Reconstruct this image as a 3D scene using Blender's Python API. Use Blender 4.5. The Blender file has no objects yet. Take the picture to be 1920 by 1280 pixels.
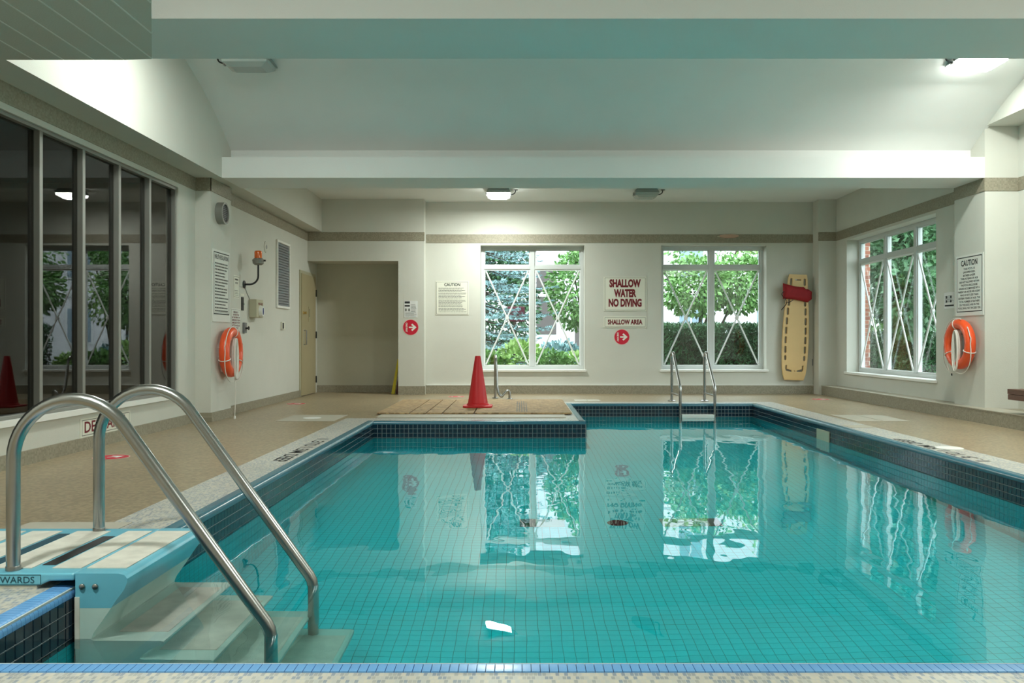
import bpy, math, random
from mathutils import Vector, Matrix

random.seed(7)
SC = bpy.context.scene
COL = SC.collection

# ------------------------------------------------------------------ camera, world, exposure
EYE = 0.95                       # lens height above the deck
FOC = 1590.0                     # focal length in pixels of the 1920 wide frame
cam_d = bpy.data.cameras.new('camera')
cam_d.sensor_width = 36.0
cam_d.lens = FOC / 1920.0 * 36.0
cam_d.shift_x = -15.0 / 1920.0
cam_d.shift_y = -2.0 / 1920.0
cam_d.clip_start = 0.05
cam_d.clip_end = 300
cam = bpy.data.objects.new('camera', cam_d)
COL.objects.link(cam)
cam.location = (0, 0, EYE)
cam.rotation_euler = (math.pi / 2, 0, 0)
SC.camera = cam

world = bpy.data.worlds.new('overcast_sky')
SC.world = world
world.use_nodes = True
wb = world.node_tree.nodes['Background']
wb.inputs[0].default_value = (0.86, 0.94, 1.0, 1)
wb.inputs[1].default_value = 5.2

SC.view_settings.view_transform = 'Standard'
SC.view_settings.look = 'None'
SC.view_settings.exposure = 0.28
SC.view_settings.gamma = 1.0
SC.view_settings.use_curve_mapping = False
SC.cycles.use_denoising = True
SC.cycles.max_bounces = 12
SC.cycles.diffuse_bounces = 5
SC.cycles.glossy_bounces = 5
SC.cycles.transmission_bounces = 8
SC.cycles.transparent_max_bounces = 12
SC.cycles.sample_clamp_indirect = 25.0
SC.cycles.caustics_refractive = True
SC.cycles.caustics_reflective = False
SC.cycles.blur_glossy = 0.6

LAMP_POWER = 20.0                 # lens glow
LAMP_WATTS = 125.0                 # downward light of each lit lamp
LAMP_COLOR = (0.95, 1.0, 0.93)


# surveyed positions: photograph pixel + known plane -> metres
def PX(px, y): return (px - 975.0) / FOC * y
def PZ(py, y): return EYE - (py - 638.0) / FOC * y
def PY(px, x): return x * FOC / (px - 975.0)
def GY(py, z=0.0): return FOC * (EYE - z) / (py - 638.0)


# ------------------------------------------------------------------ materials
def new_mat(name):
    m = bpy.data.materials.new(name)
    m.use_nodes = True
    nt = m.node_tree
    return m, nt, nt.nodes, nt.links, nt.nodes['Principled BSDF']


def mat(name, col, rough=0.5, metal=0.0, vary=0.0, vscale=8.0, bump=0.0, bscale=60.0, spec=0.5, coat=0.0):
    m, nt, N, L, b = new_mat(name)
    b.inputs['Base Color'].default_value = (*col, 1)
    b.inputs['Roughness'].default_value = rough
    b.inputs['Metallic'].default_value = metal
    b.inputs['Specular IOR Level'].default_value = spec
    b.inputs['Coat Weight'].default_value = coat
    if vary or bump:
        tc = N.new('ShaderNodeTexCoord')
    if vary:
        n = N.new('ShaderNodeTexNoise')
        n.inputs['Scale'].default_value = vscale
        n.inputs['Detail'].default_value = 4
        L.new(tc.outputs['Object'], n.inputs['Vector'])
        mx = N.new('ShaderNodeMix'); mx.data_type = 'RGBA'
        mx.inputs[6].default_value = (*[c * (1 - vary) for c in col], 1)
        mx.inputs[7].default_value = (*[min(1, c * (1 + vary)) for c in col], 1)
        L.new(n.outputs['Fac'], mx.inputs[0])
        L.new(mx.outputs[2], b.inputs['Base Color'])
    if bump:
        n2 = N.new('ShaderNodeTexNoise')
        n2.inputs['Scale'].default_value = bscale
        n2.inputs['Detail'].default_value = 3
        L.new(tc.outputs['Object'], n2.inputs['Vector'])
        bp = N.new('ShaderNodeBump')
        bp.inputs['Strength'].default_value = bump
        bp.inputs['Distance'].default_value = 0.01
        L.new(n2.outputs['Fac'], bp.inputs['Height'])
        L.new(bp.outputs['Normal'], b.inputs['Normal'])
    return m


def tiled(name, size, cols, grout, gw=0.08, axes='xy', rough=0.4, offset=0.0, bump=0.3, big=0.0, spec=0.5):
    """square tiles in the plane axes, a random colour from cols for each tile"""
    m, nt, N, L, b = new_mat(name)
    tc = N.new('ShaderNodeTexCoord')
    sp = N.new('ShaderNodeSeparateXYZ')
    L.new(tc.outputs['Object'], sp.inputs[0])
    cb = N.new('ShaderNodeCombineXYZ')
    idx = {'x': 0, 'y': 1, 'z': 2}
    sx, sy = (size if isinstance(size, tuple) else (size, size))
    ou = []
    for k, a in enumerate(axes):
        dv = N.new('ShaderNodeMath'); dv.operation = 'DIVIDE'
        dv.inputs[1].default_value = (sx, sy)[k]
        L.new(sp.outputs[idx[a]], dv.inputs[0])
        ou.append(dv)
    u = ou[0].outputs[0]; v = ou[1].outputs[0]
    if offset:
        fl = N.new('ShaderNodeMath'); fl.operation = 'FLOOR'; L.new(v, fl.inputs[0])
        ml = N.new('ShaderNodeMath'); ml.operation = 'MULTIPLY'; ml.inputs[1].default_value = offset
        L.new(fl.outputs[0], ml.inputs[0])
        ad = N.new('ShaderNodeMath'); ad.operation = 'ADD'
        L.new(u, ad.inputs[0]); L.new(ml.outputs[0], ad.inputs[1]); u = ad.outputs[0]
    L.new(u, cb.inputs[0]); L.new(v, cb.inputs[1])
    fl = N.new('ShaderNodeVectorMath'); fl.operation = 'FLOOR'; L.new(cb.outputs[0], fl.inputs[0])
    fr = N.new('ShaderNodeVectorMath'); fr.operation = 'FRACTION'; L.new(cb.outputs[0], fr.inputs[0])
    sb = N.new('ShaderNodeVectorMath'); sb.operation = 'SUBTRACT'
    sb.inputs[1].default_value = (0.5, 0.5, 0.5); L.new(fr.outputs[0], sb.inputs[0])
    ab = N.new('ShaderNodeVectorMath'); ab.operation = 'ABSOLUTE'; L.new(sb.outputs[0], ab.inputs[0])
    s2 = N.new('ShaderNodeSeparateXYZ'); L.new(ab.outputs[0], s2.inputs[0])
    mxm = N.new('ShaderNodeMath'); mxm.operation = 'MAXIMUM'
    L.new(s2.outputs[0], mxm.inputs[0]); L.new(s2.outputs[1], mxm.inputs[1])
    gt = N.new('ShaderNodeMath'); gt.operation = 'GREATER_THAN'; gt.inputs[1].default_value = 0.5 - gw
    L.new(mxm.outputs[0], gt.inputs[0])
    wn = N.new('ShaderNodeTexWhiteNoise'); wn.noise_dimensions = '2D'
    L.new(fl.outputs[0], wn.inputs['Vector'])
    rp = N.new('ShaderNodeValToRGB'); rp.color_ramp.interpolation = 'CONSTANT'
    el = rp.color_ramp.elements
    while len(el) < len(cols): el.new(0.5)
    for k, c in enumerate(cols):
        el[k].position = k / len(cols); el[k].color = (*c, 1)
    L.new(wn.outputs['Value'], rp.inputs[0])
    mx = N.new('ShaderNodeMix'); mx.data_type = 'RGBA'
    L.new(gt.outputs[0], mx.inputs[0]); L.new(rp.outputs[0], mx.inputs[6])
    mx.inputs[7].default_value = (*grout, 1)
    last = mx.outputs[2]
    if big:
        n = N.new('ShaderNodeTexNoise'); n.inputs['Scale'].default_value = 1.3; n.inputs['Detail'].default_value = 3
        L.new(tc.outputs['Object'], n.inputs['Vector'])
        m2 = N.new('ShaderNodeMix'); m2.data_type = 'RGBA'; m2.blend_type = 'MULTIPLY'
        m2.inputs[0].default_value = 1.0
        r2 = N.new('ShaderNodeMapRange'); r2.inputs[1].default_value = 0.3; r2.inputs[2].default_value = 0.7
        r2.inputs[3].default_value = 1 - big; r2.inputs[4].default_value = 1.0
        L.new(n.outputs['Fac'], r2.inputs[0])
        L.new(last, m2.inputs[6]); L.new(r2.outputs[0], m2.inputs[7]); last = m2.outputs[2]
    L.new(last, b.inputs['Base Color'])
    b.inputs['Roughness'].default_value = rough
    b.inputs['Specular IOR Level'].default_value = spec
    if bump:
        iv = N.new('ShaderNodeMath'); iv.operation = 'SUBTRACT'; iv.inputs[0].default_value = 1.0
        L.new(gt.outputs[0], iv.inputs[1])
        bp = N.new('ShaderNodeBump'); bp.inputs['Strength'].default_value = bump; bp.inputs['Distance'].default_value = 0.002
        L.new(iv.outputs[0], bp.inputs['Height']); L.new(bp.outputs['Normal'], b.inputs['Normal'])
    return m


def glass_mat(name, tint=(0.93, 0.97, 0.95), ior=1.52, boost=1.0):
    m, nt, N, L, b = new_mat(name)
    N.remove(b)
    tr = N.new('ShaderNodeBsdfTransparent'); tr.inputs[0].default_value = (*tint, 1)
    gl = N.new('ShaderNodeBsdfGlossy'); gl.inputs['Roughness'].default_value = 0.0
    lw = N.new('ShaderNodeLayerWeight'); lw.inputs[0].default_value = 0.5      # 1 - |cos|, the same from both sides
    p5 = N.new('ShaderNodeMath'); p5.operation = 'POWER'; p5.inputs[1].default_value = 5.0
    L.new(lw.outputs['Facing'], p5.inputs[0])
    r0 = ((ior - 1) / (ior + 1)) ** 2
    fr = N.new('ShaderNodeMath'); fr.operation = 'MULTIPLY_ADD'; fr.inputs[1].default_value = 1 - r0; fr.inputs[2].default_value = r0
    L.new(p5.outputs[0], fr.inputs[0])
    ml = N.new('ShaderNodeMath'); ml.operation = 'MULTIPLY'; ml.use_clamp = True; ml.inputs[1].default_value = boost
    mx = N.new('ShaderNodeMixShader')
    L.new(fr.outputs[0], ml.inputs[0]); L.new(ml.outputs[0], mx.inputs[0])
    L.new(tr.outputs[0], mx.inputs[1]); L.new(gl.outputs[0], mx.inputs[2])
    L.new(mx.outputs[0], N['Material Output'].inputs[0])
    return m


def emit_mat(name, col, strength):
    m, nt, N, L, b = new_mat(name)
    b.inputs['Base Color'].default_value = (0.9, 0.9, 0.9, 1)
    b.inputs['Emission Color'].default_value = (*col, 1)
    b.inputs['Emission Strength'].default_value = strength
    b.inputs['Roughness'].default_value = 0.3
    return m


M = {}
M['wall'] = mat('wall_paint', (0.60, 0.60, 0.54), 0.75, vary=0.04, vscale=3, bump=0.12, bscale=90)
M['ceil'] = mat('ceiling_paint', (0.76, 0.77, 0.75), 0.8, vary=0.04, vscale=2, bump=0.10, bscale=120)
M['white'] = mat('white_paint', (0.80, 0.80, 0.76), 0.5, bump=0.03, bscale=40)
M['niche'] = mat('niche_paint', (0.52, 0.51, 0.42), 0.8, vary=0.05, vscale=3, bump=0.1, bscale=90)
tan = [(0.275, 0.25, 0.18), (0.30, 0.275, 0.20), (0.25, 0.23, 0.165), (0.33, 0.30, 0.22)]
M['band_xz'] = tiled('band_mosaic_xz', 0.018, tan, (0.30, 0.265, 0.21), 0.06, 'xz', 0.5)
M['band_yz'] = tiled('band_mosaic_yz', 0.018, tan, (0.30, 0.265, 0.21), 0.06, 'yz', 0.5)
M['deck'] = tiled('deck_pebble_tile', 0.0245, [(0.33, 0.255, 0.155), (0.38, 0.30, 0.185), (0.285, 0.225, 0.14), (0.42, 0.335, 0.21)],
                  (0.31, 0.245, 0.155), 0.07, 'xy', 0.33, big=0.12, bump=0.15)
M['border'] = tiled('border_mosaic', (0.0125, 0.0245), [(0.58, 0.55, 0.47), (0.36, 0.37, 0.36), (0.52, 0.52, 0.48), (0.28, 0.32, 0.37), (0.62, 0.58, 0.48), (0.42, 0.42, 0.38)],
                    (0.56, 0.55, 0.50), 0.09, 'xy', 0.35, offset=0.5, big=0.1)
M['navy'] = mat('navy_glazed_tile', (0.004, 0.022, 0.042), 0.12, vary=0.5, vscale=9, spec=0.5)
M['grout'] = mat('pale_grout', (0.50, 0.56, 0.55), 0.8, vary=0.1, vscale=20)
M['poolwall'] = tiled('pool_wall_tile', 0.06, [(0.015, 0.62, 0.68), (0.012, 0.58, 0.64), (0.015, 0.65, 0.71)], (0.02, 0.27, 0.31), 0.035, 'yz', 0.4)
M['poolwall_x'] = tiled('pool_wall_tile_across', 0.06, [(0.015, 0.62, 0.68), (0.012, 0.58, 0.64), (0.015, 0.65, 0.71)], (0.02, 0.27, 0.31), 0.035, 'xz', 0.4)
M['pooltile'] = mat('aqua_pool_tile', (0.006, 0.77, 0.86), 0.35, vary=0.10, vscale=1.2)
M['poolgrout'] = mat('pool_floor_grout', (0.004, 0.38, 0.44), 0.9, spec=0.1)
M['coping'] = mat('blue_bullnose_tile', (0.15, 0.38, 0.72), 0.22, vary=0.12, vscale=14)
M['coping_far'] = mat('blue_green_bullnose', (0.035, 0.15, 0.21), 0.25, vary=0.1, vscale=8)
M['steel'] = mat('brushed_stainless', (0.40, 0.40, 0.39), 0.27, 1.0, vary=0.12, vscale=14)
M['steel_dark'] = mat('dull_steel', (0.30, 0.30, 0.29), 0.35, 1.0)
M['alu'] = mat('aluminium_frame', (0.26, 0.26, 0.235), 0.42, 0.35, vary=0.05)
M['winframe'] = mat('window_frame_paint', (0.58, 0.61, 0.60), 0.45)
M['rod'] = mat('white_brace_rod', (0.78, 0.80, 0.79), 0.45)
M['glass'] = glass_mat('window_glass', boost=1.0)
M['glass_in'] = glass_mat('interior_glass', tint=(0.62, 0.62, 0.60), boost=1.0)
M['blue'] = mat('aqua_fibreglass', (0.15, 0.47, 0.60), 0.3, vary=0.08, vscale=6, bump=0.03)
M['fibre'] = mat('pale_fibreglass', (0.50, 0.66, 0.60), 0.4, vary=0.08, vscale=10)
M['pad'] = mat('grip_pad', (0.66, 0.64, 0.56), 0.8, vary=0.25, vscale=14, bump=0.25, bscale=300)
M['black'] = mat('black_plastic', (0.012, 0.013, 0.014), 0.5)
M['ink'] = mat('black_ink', (0.015, 0.016, 0.016), 0.7)
M['ink_soft'] = mat('grey_ink', (0.10, 0.10, 0.09), 0.7)
M['ink_red'] = mat('maroon_ink', (0.16, 0.004, 0.012), 0.6)
M['ink_teal'] = mat('moulded_dark_teal', (0.008, 0.06, 0.09), 0.5)
M['board'] = mat('sign_board', (0.74, 0.74, 0.64), 0.45)
M['board2'] = mat('sign_board_white', (0.70, 0.71, 0.66), 0.45)
M['paper'] = mat('white_paper', (0.72, 0.73, 0.72), 0.6)
M['red'] = mat('red_sticker', (0.58, 0.008, 0.035), 0.45)
M['pink'] = mat('pale_pink_edge', (0.72, 0.48, 0.44), 0.5)
M['stickwhite'] = mat('sticker_white', (0.80, 0.78, 0.72), 0.5)
M['cone'] = mat('red_cone_rubber', (0.62, 0.012, 0.018), 0.45, vary=0.06)
M['orange'] = mat('orange_ring_shell', (0.85, 0.095, 0.02), 0.32, vary=0.05, coat=0.2)
M['rope'] = mat('white_rope', (0.72, 0.70, 0.64), 0.8, bump=0.3, bscale=200)
M['beige'] = mat('beige_enamel', (0.48, 0.45, 0.32), 0.45)
M['door'] = mat('door_beige', (0.40, 0.34, 0.20), 0.45, vary=0.06, vscale=5)
M['brass'] = mat('brass', (0.65, 0.48, 0.18), 0.3, 1.0)
M['grey'] = mat('grey_metal', (0.20, 0.21, 0.21), 0.5, 0.3)
M['midgrey'] = mat('mid_grey_paint', (0.32, 0.33, 0.33), 0.6)
M['louver'] = mat('grey_louvre', (0.22, 0.23, 0.24), 0.6)
M['blueplastic'] = mat('dark_blue_plastic', (0.01, 0.03, 0.16), 0.4)
M['yellow'] = mat('yellow_plastic', (0.62, 0.52, 0.02), 0.45)
M['brownred'] = mat('maroon_board', (0.10, 0.018, 0.02), 0.6)
M['spine'] = mat('tan_spineboard_plastic', (0.70, 0.47, 0.20), 0.4, vary=0.05, vscale=6)
M['bag'] = mat('red_fabric', (0.28, 0.005, 0.010), 0.75, vary=0.25, vscale=12, bump=0.4, bscale=30)
M['strap'] = mat('dark_strap', (0.03, 0.012, 0.012), 0.8)
M['wood'] = mat('bench_hardwood', (0.11, 0.045, 0.025), 0.45, vary=0.3, vscale=20)
M['plate'] = mat('deck_cover_plate', (0.46, 0.43, 0.35), 0.5, vary=0.06)
M['lid'] = mat('white_lid', (0.80, 0.80, 0.76), 0.4)
M['housing'] = mat('lamp_housing', (0.30, 0.36, 0.35), 0.45, 0.2)
M['lens_off'] = mat('unlit_prismatic_lens', (0.38, 0.44, 0.42), 0.12, spec=0.8)
M['lens_on'] = emit_mat('lit_lens', LAMP_COLOR, LAMP_POWER)
M['dome'] = mat('orange_beacon_dome', (0.75, 0.13, 0.01), 0.15, spec=0.8)
M['peach'] = mat('peach_reflection', (0.55, 0.36, 0.27), 0.5)  # tone of the warm reflection built as an oval on the tile band
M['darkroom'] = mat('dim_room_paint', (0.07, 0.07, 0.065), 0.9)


def osb_mat():
    m, nt, N, L, b = new_mat('oriented_strand_board')
    tc = N.new('ShaderNodeTexCoord'); mp = N.new('ShaderNodeMapping')
    mp.inputs['Scale'].default_value = (22, 50, 22)
    L.new(tc.outputs['Object'], mp.inputs[0])
    vo = N.new('ShaderNodeTexVoronoi'); L.new(mp.outputs[0], vo.inputs['Vector'])
    vo.inputs['Scale'].default_value = 1.0
    r = N.new('ShaderNodeValToRGB')
    r.color_ramp.elements[0].color = (0.16, 0.095, 0.04, 1); r.color_ramp.elements[1].color = (0.52, 0.36, 0.18, 1)
    sp = N.new('ShaderNodeSeparateColor'); L.new(vo.outputs['Color'], sp.inputs[0]); L.new(sp.outputs[0], r.inputs[0])
    L.new(r.outputs[0], b.inputs['Base Color']); b.inputs['Roughness'].default_value = 0.75
    return m


M['osb'] = osb_mat()
M['osb_edge'] = mat('dark_board_edge', (0.06, 0.04, 0.025), 0.9)


# ------------------------------------------------------------------ mesh helpers
class MB:
    def __init__(s): s.v = []; s.f = []; s.mi = []; s.m = 0

    def add(s, vs, fs):
        o = len(s.v)
        s.v += [tuple(p) for p in vs]
        s.f += [tuple(i + o for i in f) for f in fs]
        s.mi += [s.m] * len(fs)
        return s

    def box(s, x0, x1, y0, y1, z0, z1):
        return s.add([(x0, y0, z0), (x1, y0, z0), (x1, y1, z0), (x0, y1, z0), (x0, y0, z1), (x1, y0, z1), (x1, y1, z1), (x0, y1, z1)],
                     [(0, 3, 2, 1), (4, 5, 6, 7), (0, 1, 5, 4), (1, 2, 6, 5), (2, 3, 7, 6), (3, 0, 4, 7)])

    def obox(s, c, u, v, w, a, b, d):
        """box centred at c with half sizes a, b, d along unit axes u, v, w"""
        c, u, v, w = Vector(c), Vector(u) * a, Vector(v) * b, Vector(w) * d
        ps = [c - u - v - w, c + u - v - w, c + u + v - w, c - u + v - w, c - u - v + w, c + u - v + w, c + u + v + w, c - u + v + w]
        return s.add(ps, [(0, 3, 2, 1), (4, 5, 6, 7), (0, 1, 5, 4), (1, 2, 6, 5), (2, 3, 7, 6), (3, 0, 4, 7)])

    def tube(s, pts, r, seg=12, closed=False, caps=True):
        pts = [Vector(p) for p in pts]; n = len(pts)
        rs = r if isinstance(r, (list, tuple)) else [r] * n
        up = None; rings = []
        for i, p in enumerate(pts):
            if closed: t = pts[(i + 1) % n] - pts[i - 1]
            else: t = pts[min(i + 1, n - 1)] - pts[max(i - 1, 0)]
            if t.length < 1e-9: t = Vector((0, 0, 1))
            t.normalize()
            if up is None:
                a = Vector((0, 0, 1)) if abs(t.z) < 0.9 else Vector((0, 1, 0))
                up = (a - t * a.dot(t)).normalized()
            else:
                up = up - t * up.dot(t)
                if up.length < 1e-6: up = t.orthogonal()
                up.normalize()
            bi = t.cross(up)
            rings.append([p + (up * math.cos(k * 2 * math.pi / seg) + bi * math.sin(k * 2 * math.pi / seg)) * rs[i] for k in range(seg)])
        vs = [q for rg in rings for q in rg]; fs = []
        for i in range(n if closed else n - 1):
            j = (i + 1) % n
            for k in range(seg):
                k2 = (k + 1) % seg
                fs.append((i * seg + k, i * seg + k2, j * seg + k2, j * seg + k))
        if caps and not closed:
            fs.append(tuple(reversed(range(seg)))); fs.append(tuple((n - 1) * seg + k for k in range(seg)))
        return s.add(vs, fs)

    def lathe(s, prof, c=(0, 0, 0), axis='z', seg=32):
        """prof: (radius, height) pairs"""
        c = Vector(c); vs = []; fs = []; n = len(prof)
        for r, h in prof:
            for k in range(seg):
                a = 2 * math.pi * k / seg
                p = {'z': (r * math.cos(a), r * math.sin(a), h), 'x': (h, r * math.cos(a), r * math.sin(a)), 'y': (r * math.sin(a), h, r * math.cos(a))}[axis]
                vs.append(c + Vector(p))
        for i in range(n - 1):
            for k in range(seg):
                k2 = (k + 1) % seg
                fs.append((i * seg + k, i * seg + k2, (i + 1) * seg + k2, (i + 1) * seg + k))
        fs.append(tuple(reversed(range(seg)))); fs.append(tuple((n - 1) * seg + k for k in range(seg)))
        return s.add(vs, fs)

    def prism(s, poly, f0, f1):
        """poly: list of 2-D points; f0, f1 map a point to 3-D on the two caps"""
        n = len(poly)
        vs = [f0(p) for p in poly] + [f1(p) for p in poly]
        fs = [tuple(range(n)), tuple(reversed(range(n, 2 * n)))] + [(i, n + i, n + (i + 1) % n, (i + 1) % n) for i in range(n)]
        return s.add(vs, fs)

    def build(s, name, m, parent=None, smooth=None, bevel=0.0, bseg=2):
        me = bpy.data.meshes.new(name)
        off = Vector((0, 0, 0))
        q = parent
        while q is not None:
            off += q.location; q = q.parent
        me.from_pydata([tuple(Vector(p) - off) for p in s.v], [], s.f)
        ms = m if isinstance(m, (list, tuple)) else [m]
        for k in ms: me.materials.append(M[k] if isinstance(k, str) else k)
        if len(ms) > 1: me.polygons.foreach_set('material_index', s.mi)
        me.update()
        if smooth is not None:
            me.polygons.foreach_set('use_smooth', [True] * len(me.polygons))
            me.set_sharp_from_angle(angle=math.radians(smooth))
        o = bpy.data.objects.new(name, me)
        COL.objects.link(o)
        if parent: o.parent = parent
        if bevel:
            bm = o.modifiers.new('edge', 'BEVEL'); bm.width = bevel; bm.segments = bseg; bm.limit_method = 'ANGLE'; bm.angle_limit = 0.7
        return o


def tag(o, label=None, cat=None, group=None, kind=None):
    if label: o['label'] = label
    if cat: o['category'] = cat
    if group: o['group'] = group
    if kind: o['kind'] = kind
    return o


def thing(name, loc, label=None, cat=None, group=None, kind=None):
    o = bpy.data.objects.new(name, None)
    COL.objects.link(o); o.location = loc; o.empty_display_size = 0.1
    return tag(o, label, cat, group, kind)


def struct(name, mb, m, parent=None, smooth=None, bevel=0.0):
    o = mb.build(name, m, parent, smooth, bevel)
    if parent is None: o['kind'] = 'structure'
    return o


def inst(src, name, loc, parent=None):
    """a copy that shares src's mesh, placed at the world point loc"""
    o = src.copy(); o.name = name; COL.objects.link(o)
    o.parent = parent
    o.location = Vector(loc) - (parent.location if parent else Vector((0, 0, 0)))
    return o


TEXT_CACHE = {}


def text_geo(s, bold):
    key = (s, bold)
    if key in TEXT_CACHE: return TEXT_CACHE[key]
    c = bpy.data.curves.new('lettering', 'FONT')
    c.body = s; c.size = 1.0; c.resolution_u = 3; c.offset = bold; c.fill_mode = 'BOTH'
    o = bpy.data.objects.new('lettering', c)
    COL.objects.link(o)
    dg = bpy.context.evaluated_depsgraph_get()
    me = bpy.data.meshes.new_from_object(o.evaluated_get(dg))
    vs = [(v.co.x, v.co.y) for v in me.vertices]; fs = [tuple(p.vertices) for p in me.polygons]
    bpy.data.objects.remove(o); bpy.data.curves.remove(c); bpy.data.meshes.remove(me)
    TEXT_CACHE[key] = (vs, fs)
    return vs, fs


def text_into(mb, s, c, r, u, w, h, bold=0.012):
    """lettering fitted into a w x h rectangle centred at c, reading along r, upright along u"""
    vs, fs = text_geo(s, bold)
    if not vs: return
    x0 = min(p[0] for p in vs); x1 = max(p[0] for p in vs); y0 = min(p[1] for p in vs); y1 = max(p[1] for p in vs)
    c, r, u = Vector(c), Vector(r), Vector(u)
    mb.add([c + r * ((p[0] - x0) / (x1 - x0) - 0.5) * w + u * ((p[1] - y0) / (y1 - y0) - 0.5) * h for p in vs], fs)


def frame_into(mb, c, r, u, w, h, t):
    c, r, u = Vector(c), Vector(r), Vector(u)
    o = [c + r * a * w / 2 + u * b * h / 2 for a, b in ((-1, -1), (1, -1), (1, 1), (-1, 1))]
    i = [c + r * a * (w / 2 - t) + u * b * (h / 2 - t) for a, b in ((-1, -1), (1, -1), (1, 1), (-1, 1))]
    mb.add(o + i, [(k, (k + 1) % 4, 4 + (k + 1) % 4, 4 + k) for k in range(4)])


def quad_into(mb, c, r, u, w, h):
    c, r, u = Vector(c), Vector(r), Vector(u)
    mb.add([c + r * a * w / 2 + u * b * h / 2 for a, b in ((-1, -1), (1, -1), (1, 1), (-1, 1))], [(0, 1, 2, 3)])


def disc_into(mb, c, r, u, rad, seg=40, sx=1.0):
    c, r, u = Vector(c), Vector(r), Vector(u)
    mb.add([c + r * math.cos(2 * math.pi * k / seg) * rad * sx + u * math.sin(2 * math.pi * k / seg) * rad for k in range(seg)], [tuple(range(seg))])


def fine_print(mb, c, r, u, w, h, rows, rng, th=0.45, ragged=0.25, centre=False):
    """unreadable small print: rows of word-length dashes"""
    c, r, u = Vector(c), Vector(r), Vector(u)
    for k in range(rows):
        v = h / 2 - (k + 0.5) * h / rows
        ln = w * (1 - rng.random() * ragged)
        x = -ln / 2 if centre else -w / 2
        end = x + ln
        while x < end:
            wd = w * rng.uniform(0.03, 0.11)
            b = min(end, x + wd)
            quad_into(mb, c + r * (x + b) / 2 + u * v, r, u, b - x, h / rows * th)
            x += wd + w * 0.012


def rounded(w, h, rad, n=6):
    pts = []
    for cx, cy, a0 in ((w / 2 - rad, h / 2 - rad, 0), (-w / 2 + rad, h / 2 - rad, 90), (-w / 2 + rad, -h / 2 + rad, 180), (w / 2 - rad, -h / 2 + rad, 270)):
        for k in range(n + 1):
            a = math.radians(a0 + 90 * k / n)
            pts.append((cx + rad * math.cos(a), cy + rad * math.sin(a)))
    return pts


def arc(cx, cy, rad, a0, a1, n):
    return [(cx + rad * math.cos(math.radians(a0 + (a1 - a0) * k / n)), cy + rad * math.sin(math.radians(a0 + (a1 - a0) * k / n))) for k in range(n + 1)]


def spline(pts, n=8):
    """Catmull-Rom through pts"""
    P = [Vector(p) for p in pts]; P = [2 * P[0] - P[1]] + P + [2 * P[-1] - P[-2]]; out = []
    for i in range(1, len(P) - 2):
        a, b, c, d = P[i - 1:i + 3]
        for k in range(n):
            t = k / n
            out.append(0.5 * ((2 * b) + (c - a) * t + (2 * a - 5 * b + 4 * c - d) * t * t + (3 * b - a - 3 * c + d) * t ** 3))
    out.append(P[-2])
    return out


# ------------------------------------------------------------------ the room (metres; deck at z = 0, camera looks along +y)
XL, XR = -1.72, 3.48              # pool sides
YF, YP, YB = 2.50, 9.94, 12.69    # pool front edge, front of the platform, far edge
XP = 0.77                         # right side of the platform
WATER = -0.19
CW = 0.075                        # coping width
BW = 0.33                         # grey mosaic border width
Y_BACK, Y_LB, Y_NICHE = 15.15, 14.84, 15.55
X_WIN, X_LEFT, X_PIL = -3.78, -3.72, -3.60
X_RIGHT, X_RPIL, X_RNEAR = 5.54, 5.41, 5.80
B1 = (9.87, 10.56); B2 = (4.99, 5.70)
SOF = 2.843                       # underside of beams and bulkhead
BAND = (2.69, 2.843)

# deck
o2 = CW + BW
fl = MB()
fl.box(-4.1, XL - o2, -1.6, 15.7, -0.1, 0)
fl.box(XR + o2, 6.3, -1.6, 15.7, -0.1, 0)
fl.box(XL - o2, XR + o2, -1.6, YF - o2, -0.1, 0)
fl.box(XL - o2, XR + o2, YB + o2, 15.7, -0.1, 0)
fl.box(XL - o2, XP - BW + CW, YP + o2, YB + o2, -0.1, 0)
floor = struct('floor', fl, 'deck')
bd = MB()
bd.box(XL - o2, XL - CW, YF - o2, YP + o2, -0.1, 0)
bd.box(XR + CW, XR + o2, YF - o2, YB + o2, -0.1, 0)
bd.box(XL - CW, XR + CW, YF - o2, YF - CW, -0.1, 0)
bd.box(XP + CW, XR + CW, YB + CW, YB + o2, -0.1, 0)
bd.box(XL - CW, XP - CW, YP + CW, YP + o2, -0.1, 0)
bd.box(XP - BW + CW, XP - CW, YP + o2, YB + o2, -0.1, 0)
bd.box(XP - CW, XP + CW, YB + CW, YB + o2, -0.1, 0)
struct('border_mosaic', bd, 'border', floor)


def wall_x(name, x0, x1, y0, y1, z1, holes, m='wall', z0=0.0):
    """wall across the view (along x) with rectangular holes (xa, xb, za, zb)"""
    b = MB(); cur = x0
    for xa, xb, za, zb in sorted(holes):
        if xa > cur: b.box(cur, xa, y0, y1, z0, z1)
        if za > z0: b.box(xa, xb, y0, y1, z0, za)
        b.box(xa, xb, y0, y1, zb, z1); cur = xb
    if cur < x1: b.box(cur, x1, y0, y1, z0, z1)
    return struct(name, b, m)


def wall_y(name, x0, x1, y0, y1, z1, holes, m='wall', z0=0.0):
    b = MB(); cur = y0
    for ya, yb, za, zb in sorted(holes):
        if ya > cur: b.box(x0, x1, cur, ya, z0, z1)
        if za > z0: b.box(x0, x1, ya, yb, z0, za)
        b.box(x0, x1, ya, yb, zb, z1); cur = yb
    if cur < y1: b.box(x0, x1, cur, y1, z0, z1)
    return struct(name, b, m)


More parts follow.
